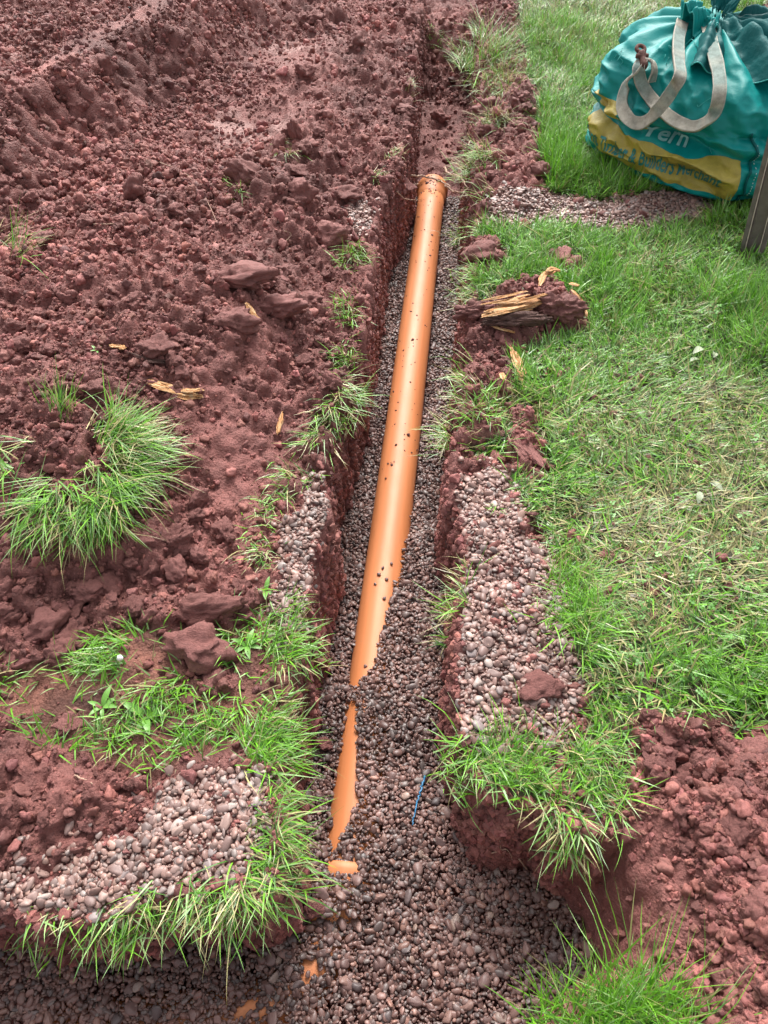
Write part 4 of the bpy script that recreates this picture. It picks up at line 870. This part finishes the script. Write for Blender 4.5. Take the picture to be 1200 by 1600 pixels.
# seam along the right corner, piping thread
for nm, phs, wd, mt in (('corner_seam', R(-46), .010, 'bag_lining'),):
    t = np.linspace(.02, .52, 60); pth = bagpt(np.full(60, phs) + .02 * np.sin(t * 20), t, .006); v, f = tube(pth - B0, wd * .45, 6); link(nm, np_mesh(nm, v, f), M[mt], bag)
    dash_v = []
    t = np.linspace(.04, .46, 70); pth = bagpt(np.full(70, phs + .035), t, .004)
    for q in range(0, 68, 3):
        v, f = tube(pth[q:q + 2] - B0, .0012, 5); dash_v.append((v, f))
    V = np.vstack([a for a, _ in dash_v]); o_ = 0; Fq = []; Ft_ = []
    for a, fl in dash_v: Fq.append(fl[0] + o_); Ft_.append(fl[1] + o_); o_ += len(a)
    link('stitching', np_mesh('stitching', V, [np.vstack(Fq), np.vstack(Ft_)]), M['bag_thread'], bag)
# gathered skirt flaring above the tie and flopping over
def skirt(name, a0, a1, droop, up, seed, mat_, rmax=.26, pleats=7):
    nu, nw = 110, 50; U, Wm = np.meshgrid(np.linspace(0, 1, nu), np.linspace(0, 1, nw)); a = a0 + (a1 - a0) * U
    edge = np.sin(np.pi * U) ** .5
    pl = np.sin(U * np.pi * pleats + 1.5 * np.sin(U * 5 + seed)) + .35 * np.sin(U * np.pi * pleats * 2.7 + seed)
    r_ = .035 + (rmax * Wm ** 1.1) * (.72 + .28 * edge) * (1 + .13 * pl * Wm + .16 * Wm * fbm(U * 3 + seed, U * 0, oct=2, seed=seed + 9)) + .01 * fbm(U * 6, Wm * 4, oct=3, seed=seed)
    z = GATH[2] + .035 + up * Wm - (droop * Wm ** 1.6) + .030 * pl * np.minimum(Wm * 2.5, 1) * (.6 + .6 * Wm) + .012 * fbm(U * 8 + 5, Wm * 6, oct=3, seed=seed + 3) - .05 * (1 - edge) * Wm
    p = np.stack([GATH[0] + r_ * np.cos(a), GATH[1] + r_ * np.sin(a), z], -1).reshape(-1, 3); i_ = np.arange(nu * nw).reshape(nw, nu)
    f = np.stack([i_[:-1, :-1], i_[:-1, 1:], i_[1:, 1:], i_[1:, :-1]], -1).reshape(-1, 4)
    o = link(name, np_mesh(name, p - B0, [f]), mat_, bag); sd = o.modifiers.new('cloth', 'SOLIDIFY'); sd.thickness = .002
    hem = p.reshape(nw, nu, 3)[-1]; v, f = tube(hem - B0 + np.array([0, 0, .002]), .0022, 5); link('frayed_hem', np_mesh('hem', v, f), M['fray'], o)
    return o
skirt('skirt_flap', R(-124), R(20), .115, .055, 3, M['bag_lining'], .33, 8)
skirt('skirt_flap', R(-5), R(105), .0, .19, 8, M['bag_lining'], .20, 4)
skirt('skirt_flap', R(120), R(255), .05, .05, 12, M['bag_cloth'], .09, 7)
# lifting straps
def on_bag(px, py, lift):
    d = ray(px, py); d = d / np.linalg.norm(d); h_, nr, _, dist = BVH.ray_cast(Vector((0, 0, CAM_H)), Vector(d))
    if h_ is None: dist = 2.9; nr = Vector((0, -.5, .8))
    return np.array([0, 0, CAM_H]) + d * (dist - lift), np.array(nr)
def strap_cols(n_):
    t_ = np.repeat(np.arange(n_ // 8), 8); j_ = np.tile(np.arange(8), n_ // 8); edge = np.isin(j_, (0, 3, 4, 7))[:, None]
    dirt = sstep(-.3, .4, fbm(t_ * .11, t_ * 0 + n_, oct=3, seed=6))[:, None]
    return np.where(edge, np.array([.46, .43, .36]), np.array([.22, .28, .25]) * dirt + np.array([.36, .33, .27]) * (1 - dirt))
def strap(pts, width=.040, th=.006, tw0=0.0, tw1=0.0):
    q = [on_bag(*p_) for p_ in pts]; path = spline(np.array([a for a, _ in q]), 90); nrm = spline(np.array([b_ for _, b_ in q]), 90)
    view = path - np.array([0, 0, CAM_H]); view /= -np.linalg.norm(view, axis=1)[:, None]
    tg = np.gradient(path, axis=0); tg /= np.linalg.norm(tg, axis=1)[:, None]; tw = np.linspace(tw0, tw1, 90)
    nd = view * .5 + np.array([0, 0, .75]); nd = nd - tg * np.sum(nd * tg, 1)[:, None]; nd /= np.linalg.norm(nd, axis=1)[:, None]
    sd = np.cross(tg, nd); s2 = sd * np.cos(tw)[:, None] + nd * np.sin(tw)[:, None]; n2 = np.cross(s2, tg)
    s2 = s2 * (1 + .05 * fbm(np.arange(90) * .3, np.zeros(90), oct=2, seed=4))[:, None]
    w = width / 2; V = np.stack([path - s2 * w - n2 * th / 2, path - s2 * w * .5 + n2 * th * .2, path + s2 * w * .5 + n2 * th * .2, path + s2 * w - n2 * th / 2,
                                 path + s2 * w + n2 * th, path + s2 * w * .8 + n2 * th * .7, path - s2 * w * .8 + n2 * th * .7, path - s2 * w + n2 * th], 1)
    # simple closed 8-sided section
    V = V.reshape(-1, 3); F = []
    for i_ in range(89):
        for j in range(8): F.append([i_ * 8 + j, i_ * 8 + (j + 1) % 8, (i_ + 1) * 8 + (j + 1) % 8, (i_ + 1) * 8 + j])
    T = [[0, i_ + 1, i_] for i_ in range(1, 7)] + [[712, 712 + i_, 713 + i_] for i_ in range(1, 7)]
    return link('lifting_strap', np_mesh('lifting_strap', V - B0, [np.array(F), np.array(T)], strap_cols(len(V))), M['strap'], bag)
strap([(1066,34,.0),(1060,60,.05),(1060,95,.08),(1062,120,.09),(1048,145,.08),(1025,175,.06),(1005,192,.035),(985,188,.03),(972,165,.03),(978,135,.035),(992,112,.04),(1002,98,.04)], tw0=.3, tw1=.8)
strap([(1106,40,.03),(1112,70,.08),(1122,110,.09),(1124,145,.075),(1115,178,.05),(1090,197,.03),(1065,194,.02),(1040,178,.02),(1018,155,.025),(1002,130,.03),(998,108,.04),(1004,94,.05)], tw0=-.2, tw1=.4)
strap([(1004,94,.05),(1018,96,.045),(1022,110,.035),(1018,128,.025)], .024, tw0=1.0, tw1=.6)
# shackle
sp_, sn_ = on_bag(1005, 95, .05); sh = empty('shackle', tuple(sp_)); tag(sh, 'rusty steel shackle knotted in the bag strap', 'shackle')
upv = on_bag(1000, 72, .07)[0] - sp_; upv /= np.linalg.norm(upv)
v, f = tube(np.array([upv * t for t in np.linspace(-.03, .035, 8)]), [.006, .012, .013, .012, .011, .012, .015, .010], 12); link('shank', np_mesh('shank', v, f), M['rust'], sh)
t = np.linspace(0, 2 * np.pi, 25); s_ = np.array([1.0, 0, 0]); c_ = upv * .045
v, f = tube(np.array([c_ + .013 * (np.cos(a) * s_ + np.sin(a) * upv) for a in t]), .0065, 10, False); link('eye', np_mesh('eye', v, f), M['rust'], sh)
v, f = tube(np.array([upv * .018 + s_ * a for a in np.linspace(-.02, .02, 5)]), [.007, .009, .009, .009, .007], 10); link('pin', np_mesh('pin', v, f), M['rust'], sh)
# loose frayed threads
for k, (a, b_) in enumerate([(1045, 70), (1052, 80), (1040, 85), (1075, 65), (960, 90), (955, 94), (1080, 150), (1112, 240), (1180, 100)]):
    p0 = on_bag(a, b_, .004)[0]; pts = [p0 - B0]
    for j in range(5): pts.append(pts[-1] + rng.normal(0, .011, 3) + np.array([.003, -.006, .004]))
    v, f = tube(spline(pts, 18), .0011, 4); link('frayed_thread', np_mesh('thread', v, f), M['fray'], bag)

# ================================================================== STEEL POST
px0 = np.array([*P(1176, 391), 0.0]); px0[2] = gz(px0[0], px0[1])
post = empty('steel_post', tuple(px0)); tag(post, 'dark rusty steel channel post standing in the grass in front of the bag', 'post')
faceang = math.atan2(px0[1], px0[0]) - math.pi / 2; post.rotation_euler = (0, -.12, faceang)
def box(name, x0, x1, y0, y1, z0, z1, mt, parent, bev=.0015):
    bm = bmesh.new(); bmesh.ops.create_cube(bm, size=1); bmesh.ops.scale(bm, vec=(x1 - x0, y1 - y0, z1 - z0), verts=bm.verts); bmesh.ops.translate(bm, vec=((x0 + x1) / 2, (y0 + y1) / 2, (z0 + z1) / 2), verts=bm.verts)
    if bev: bmesh.ops.bevel(bm, geom=bm.edges, offset=bev, segments=1, affect='EDGES')
    return link(name, bm_mesh(name, bm, False), M[mt], parent)
HP = 1.15
box('web', -.0195, .0195, -.004, .006, -.05, HP, 'steel', post)
for s_ in (-1, 1):
    a, b_ = sorted((s_ * .022, s_ * .036)); box('flange', a, b_, -.014, .022, -.05, HP + .003, 'steel', post)
    a, b_ = sorted((s_ * .0197, s_ * .0222)); box('worn_edge', a, b_, -.0155, .004, -.05, HP + .001, 'worn_steel', post, .0004)

# ================================================================== WOOD, ROOTS, TWINE
def splinter(name, pxs, wpx, label, cat, mt='wood', lift=.012, ragged=.35, parent=None):
    q = np.array([hit(a, b_) for a, b_ in pxs]); q[:, 2] += lift; path = spline(q, 26); dp = path[0][1] * cP + (CAM_H - path[0][2]) * sP; w = wpx * dp / FPX / 2
    tg = (path[-1] - path[0]); L_ = np.linalg.norm(tg); a = math.atan2(tg[1], tg[0]); org = path[0]
    s_ = np.array([-math.sin(a), math.cos(a), 0]); V = []; seg = 12; t = np.linspace(0, 1, 26)
    for i_ in range(26):
        ww = w * (.35 + .65 * min(1, t[i_] * 5)) * (1 if t[i_] < .8 else 1 - .4 * (t[i_] - .8) / .2)
        for j in range(seg):
            th_ = 2 * np.pi * j / seg; rr = 1 + ragged * float(vnoise(np.array([j * 1.7]), np.array([t[i_] * 3.0]), seed=int(wpx) + 3)[0])
            e_ = ragged * .25 * L_ * (1 if i_ in (0, 25) else 0) * (random.random() - .5)
            V.append(path[i_] + s_ * ww * rr * math.cos(th_) + np.array([0, 0, 1]) * ww * .5 * rr * math.sin(th_) + tg / L_ * e_)
    V = np.array(V) - org; F = [[i_ * seg + j, i_ * seg + (j + 1) % seg, (i_ + 1) * seg + (j + 1) % seg, (i_ + 1) * seg + j] for i_ in range(25) for j in range(seg)]
    T = [[0, j + 1, j] for j in range(1, seg - 1)] + [[25 * seg, 25 * seg + j, 25 * seg + j + 1] for j in range(1, seg - 1)]
    ca, sa = math.cos(-a), math.sin(-a); Rm = np.array([[ca, -sa, 0], [sa, ca, 0], [0, 0, 1]]); V = V @ Rm.T
    me = np_mesh(name, V, [np.array(F), np.array(T)], smooth=False)
    if parent is not None:
        o = link(name, me, M[mt], parent, loc=org - np.array(parent.location), rot=(0, 0, a)); return o
    o = link(name, me, M[mt], loc=org, rot=(0, 0, a)); tag(o, label, cat); return o
def bundle(label, pxs, wpx, n_, lift=.01, mt='wood'):
    """a split piece of wood: several torn fibres lying against each other"""
    o = empty('wood_splinter', tuple(hit(*pxs[0]))); tag(o, label, 'wood')
    for k in range(n_):
        t_ = (k + .5) / n_ - .5; j = lambda: random.uniform(-.12, .12) * wpx
        pts = [(a + j() + (random.uniform(0, .5) * wpx if i_ == 0 else -random.uniform(0, .5) * wpx if i_ == len(pxs) - 1 else 0), b_ + t_ * wpx * .8 + j()) for i_, (a, b_) in enumerate(pxs)]
        splinter('fibre', pts[:2] if (k % 3 == 2 and len(pts) > 2) else pts[1:] if (k % 3 == 1 and len(pts) > 2) else pts, wpx / n_ * random.uniform(1.6, 3.0), '', '', mt, lift + random.uniform(0, .006), .8, o)
bundle('orange split wood piece with a forked end lying on the left heap', [(231,606),(262,612),(290,622),(317,620)], 17, 5)
bundle('short orange split stick lying at the lawn edge below the rotten log', [(797,556),(808,578),(819,598)], 15, 4, .016)
bundle('tiny chip of pale wood beside the short split stick', [(781,590),(789,597)], 9, 3)
bundle('thin wood sliver leaning on the pale-faced clod', [(386,490),(398,505),(408,517)], 6, 2, .03)
bundle('small whitish wood sliver on the heap above the orange wood piece', [(172,549),(186,548),(197,550)], 6, 2)
bundle('brown twig shard just above the orange split wood piece', [(206,560),(235,570),(262,572)], 5, 2, .01, 'bark')
bundle('thin pale sliver standing on the smooth slope near the trench', [(440,652),(436,682)], 5, 2)
log = empty('rotten_log', tuple(hit(830, 495))); tag(log, 'rotten split root log with yellow torn wood lying across the lawn edge', 'log')
v, f = ico(5)
for nm, (a, b_), r3, rz, lift, mt in (('soil_crust', (738, 492), (.050, .024, .022), .1, .012, 'crumb'), ('bark', (868, 490), (.066, .036, .036), -.1, .02, 'crumb'), ('bark', (805, 505), (.09, .018, .016), .05, .012, 'bark')):
    nz = fbm(v[:, 0] * 2.2 + a, v[:, 1] * 2.2, v[:, 2] * 2.2, oct=6, seed=int(a), gain=.62)
    o = link(nm, np_mesh(nm, v * (1 + .36 * nz)[:, None] * np.array(r3), [f], np.tile(SOIL * .8, (len(v), 1))), M[mt], log, loc=hit(a, b_) - np.array(log.location) + np.array([0, 0, lift]), rot=(0, 0, rz))
splinter('torn_wood', [(758,504),(800,496),(846,482)], 21, '', '', 'wood', .030, .8, log)
for k in range(16):   # torn fibres of yellow wood
    t_ = k / 21; y_ = 511 - 25 * t_ + random.uniform(-3, 3); x_ = 756 + random.uniform(-4, 30); e_ = 852 - 34 * random.random() - 24 * abs(t_ - .6)
    splinter('torn_wood', [(x_, y_), ((x_ + e_) / 2, y_ - 6 + random.uniform(-2, 2)), (e_, y_ - 14)], 3.2 + 3 * random.random(), '', '', 'wood', .020 + .030 * t_ + .012 * random.random(), .7, log)
for pts, w_, lf in (([(836,486),(842,470),(850,463)], 10, .085), ([(846,466),(856,462),(866,464)], 9, .09), ([(850,470),(860,466)], 7, .09), ([(758,510),(780,520),(802,525)], 6, .014), ([(893,478),(905,492),(911,514)], 8, .045), ([(888,476),(898,488),(903,504)], 6, .05), ([(884,470),(898,474)], 7, .06), ([(876,505),(893,503)], 5, .02)):
    splinter('torn_wood', pts, w_, '', '', 'wood', lf, .5, log)
def strand(name, pxs, r_, label, cat, mt='root', lift=.004, n_=30, zs=None):
    q = np.array([hit(a, b_) for a, b_ in pxs]);
    if zs is not None: q = np.array([[*P(a, b_, z_), z_] for (a, b_), z_ in zip(pxs, zs)])
    else: q[:, 2] += lift
    p_ = spline(q, n_); p_ += rng.normal(0, r_ * .5, p_.shape); org = p_[0].copy(); v, f = tube(p_ - org, np.linspace(r_, r_ * .45, n_) * (1.5 if mt == 'root' else 1), 6)
    o = link(name, np_mesh(name, v, f), M[mt], loc=org); tag(o, label, cat); return o
gl = lambda a, b_: float(gravel_level(np.array([P(a, b_, -.24)[0]]), np.array([P(a, b_, -.24)[1]]))[0]) + .005
strand('blue_twine', [(667,1204),(657,1235),(650,1262),(644,1290)], .0026, 'thin strand of blue plastic twine lying on the trench gravel', 'twine', 'blue_plastic', zs=[max(gl(667, 1204), -.3), -.233, -.234, -.236])
strand('stick', [(664,832),(690,842),(710,850)], .004, 'short brown stick poking from the right trench wall over the gravel', 'stick', 'bark', zs=[-.262, -.245, -.22])
strand('root', [(642,275),(665,276),(690,284),(705,292)], .0028, 'long pale root stretched across the trench behind the pipe socket', 'root', zs=[-.10, -.13, -.13, -.08])
strand('root', [(694,262),(702,272),(716,275),(728,290),(738,303)], .0034, 'thick curved root arching out of the right trench wall', 'root', zs=[-.13, -.12, -.10, -.08, -.04])
strand('root', [(695,290),(712,300),(728,302),(735,320)], .0026, 'branching root below the thick curved root', 'root', zs=[-.17, -.15, -.12, -.08])
strand('root', [(728,302),(734,325),(738,345)], .002, 'thin root hanging down the right wall by the socket', 'root', zs=[-.12, -.12, -.12])
strand('root', [(620,300),(632,310),(655,314)], .002, 'thin root curling from the left wall near the socket', 'root', zs=[-.05, -.1, -.16])
strand('root', [(640,290),(655,287)], .0018, 'short pale root left of the socket', 'root', zs=[-.12, -.16])
for k, (pts, lb) in enumerate([
  ([(250,258),(290,275),(320,310),(345,365)], 'long thin root curving down the upper heap slope'), ([(147,355),(190,355)], 'short root on the middle of the heap near the left'),
  ([(445,365),(455,372),(435,392)], 'bent rootlet below the rusty clod'), ([(148,218),(152,235),(160,240)], 'pale forked rootlet on the upper left bank'),
  ([(0,362),(40,345),(70,330)], 'long dry stem leaning from the left edge sprig'), ([(10,375),(50,362),(90,355)], 'second dry stem below the long dry stem'),
  ([(774,1288),(780,1312),(782,1335)], 'pale rootlet hanging straight on the dug corner face'), ([(735,1330),(765,1335),(790,1330),(800,1345)], 'pale rootlet running sideways on the dug corner face'),
  ([(852,1345),(860,1375),(863,1405)], 'thin rootlet hanging over the dark slope'), ([(890,1350),(900,1375),(904,1390)], 'fine rootlet beside the hanging one on the dark slope'),
  ([(810,1345),(830,1370),(842,1384)], 'fine slanting rootlet at the foot of the dug corner'), ([(660,520),(668,512)], 'tiny straw lying on the orange pipe'),
  ([(448,1118),(468,1125),(475,1110)], 'rootlet sticking from the left trench wall beside the lip grass'), ([(120,1215),(148,1228)], 'thin straw on the low soil mound'),
  ([(838,568),(858,545),(872,528)], 'straw stem standing in the lawn below the log'), ([(1120,495),(1135,485),(1142,478)], 'pale straw stem lying in the right lawn')]):
    strand('rootlet' if 'stem' not in lb and 'straw' not in lb else 'straw_stem', pts, .0013 if k != 0 else .0011, lb, 'root' if 'stem' not in lb and 'straw' not in lb else 'straw', lift=.01, n_=22)

# ================================================================== WEEDS, LEAVES
def leaf_mesh(L_, w, bend=.4):
    t = np.linspace(0, 1, 7); V = []; F = []
    for a in t:
        ww = w * math.sin(math.pi * min(1, a * .92 + .05)) ** .8; y_ = L_ * a; zc = bend * L_ * (a - a * a * 1.2)
        V += [[-ww, y_, zc + ww * .25], [0, y_, zc], [ww, y_, zc + ww * .25]]
    for i_ in range(6):
        for j in range(2): F.append([i_ * 3 + j, i_ * 3 + j + 1, i_ * 3 + j + 4, i_ * 3 + j + 3])
    return np_mesh('leaf', np.array(V), [np.array(F)])
LF = leaf_mesh(.042, .006); LF.materials.append(M['weed_leaf'])
def weed(px, py, label, n_, s_=1.0):
    p_ = hit(px, py); w_ = empty('broadleaf_weed', tuple(p_)); tag(w_, label, 'weed')
    for k in range(n_):
        o = bpy.data.objects.new('leaf', LF); COL.objects.link(o); o.parent = w_; o.rotation_euler = (random.uniform(.1, .7), 0, 6.28 * k / n_ + random.uniform(-.4, .4)); q = s_ * random.uniform(.7, 1.2); o.scale = (q, q, q)
weed(228, 1120, 'light green broadleaf weed between the clods on the left grass strip', 7, 1.1)
weed(415, 925, 'green pointed leaf sprig beside the left gravel strip', 4, .9)
weed(160, 1105, 'broadleaf weed in the left grass strip near the soil', 6, .9)
weed(385, 1010, 'leafy weed on the grass between the two big clay clods', 6, .8)
weed(1145, 1085, 'broadleaf weed in the bright grass above the right heap', 7, 1.0)
weed(320, 1425, 'pale leaf sprig in the fringe below the left gravel patch', 3, .9)
weed(152, 549, 'small green weed sprig on the heap beside the whitish sliver', 5, .5)
fl = empty('clover_flower', tuple(hit(193, 1040) + np.array([0, 0, .03]))); tag(fl, 'tiny white flower in the left grass strip', 'flower')
v, f = ico(2); link('flower_head', np_mesh('head', v * [.006, .006, .005] * (1 + .25 * np.sin(v * 9)), [f]), M['flower'], fl)
vv_, ff_ = tube(np.array([[0, 0, -.035], [.002, 0, -.015], [0, 0, 0]]), .0009, 5); link('stem', np_mesh('stem', vv_, ff_), M['weed_leaf'], fl)
DL = leaf_mesh(.045, .010, .5); DL.materials.append(M['pale_leaf'])
for k, (a, b_, s_, lb) in enumerate([(1096, 552, 1.0, 'pale curled dead leaf in the middle of the right lawn'), (1112, 566, .8, 'pale dead leaf right of the curled one'), (1125, 772, .8, 'narrow pale dead leaf on the brown thatch'), (1090, 775, .8, 'brown pale leaf at the left of the narrow one'),
        (905, 475, .6, 'pale leaf by the torn end of the log'), (1010, 520, .6, 'small pale leaf in the lawn right of the log'), (1075, 572, .7, 'small pale leaf left of the curled dead leaf'), (898, 8, .8, 'whitish leaf scrap at the top edge of the lawn')]):
    p_ = hit(a, b_); o = link('dead_leaf', DL, None, loc=p_ + np.array([0, 0, .016]), rot=(random.uniform(-.2, .2), random.uniform(-.3, .3), random.uniform(0, 6)), sc=(s_, s_, s_)); tag(o, lb, 'leaf')
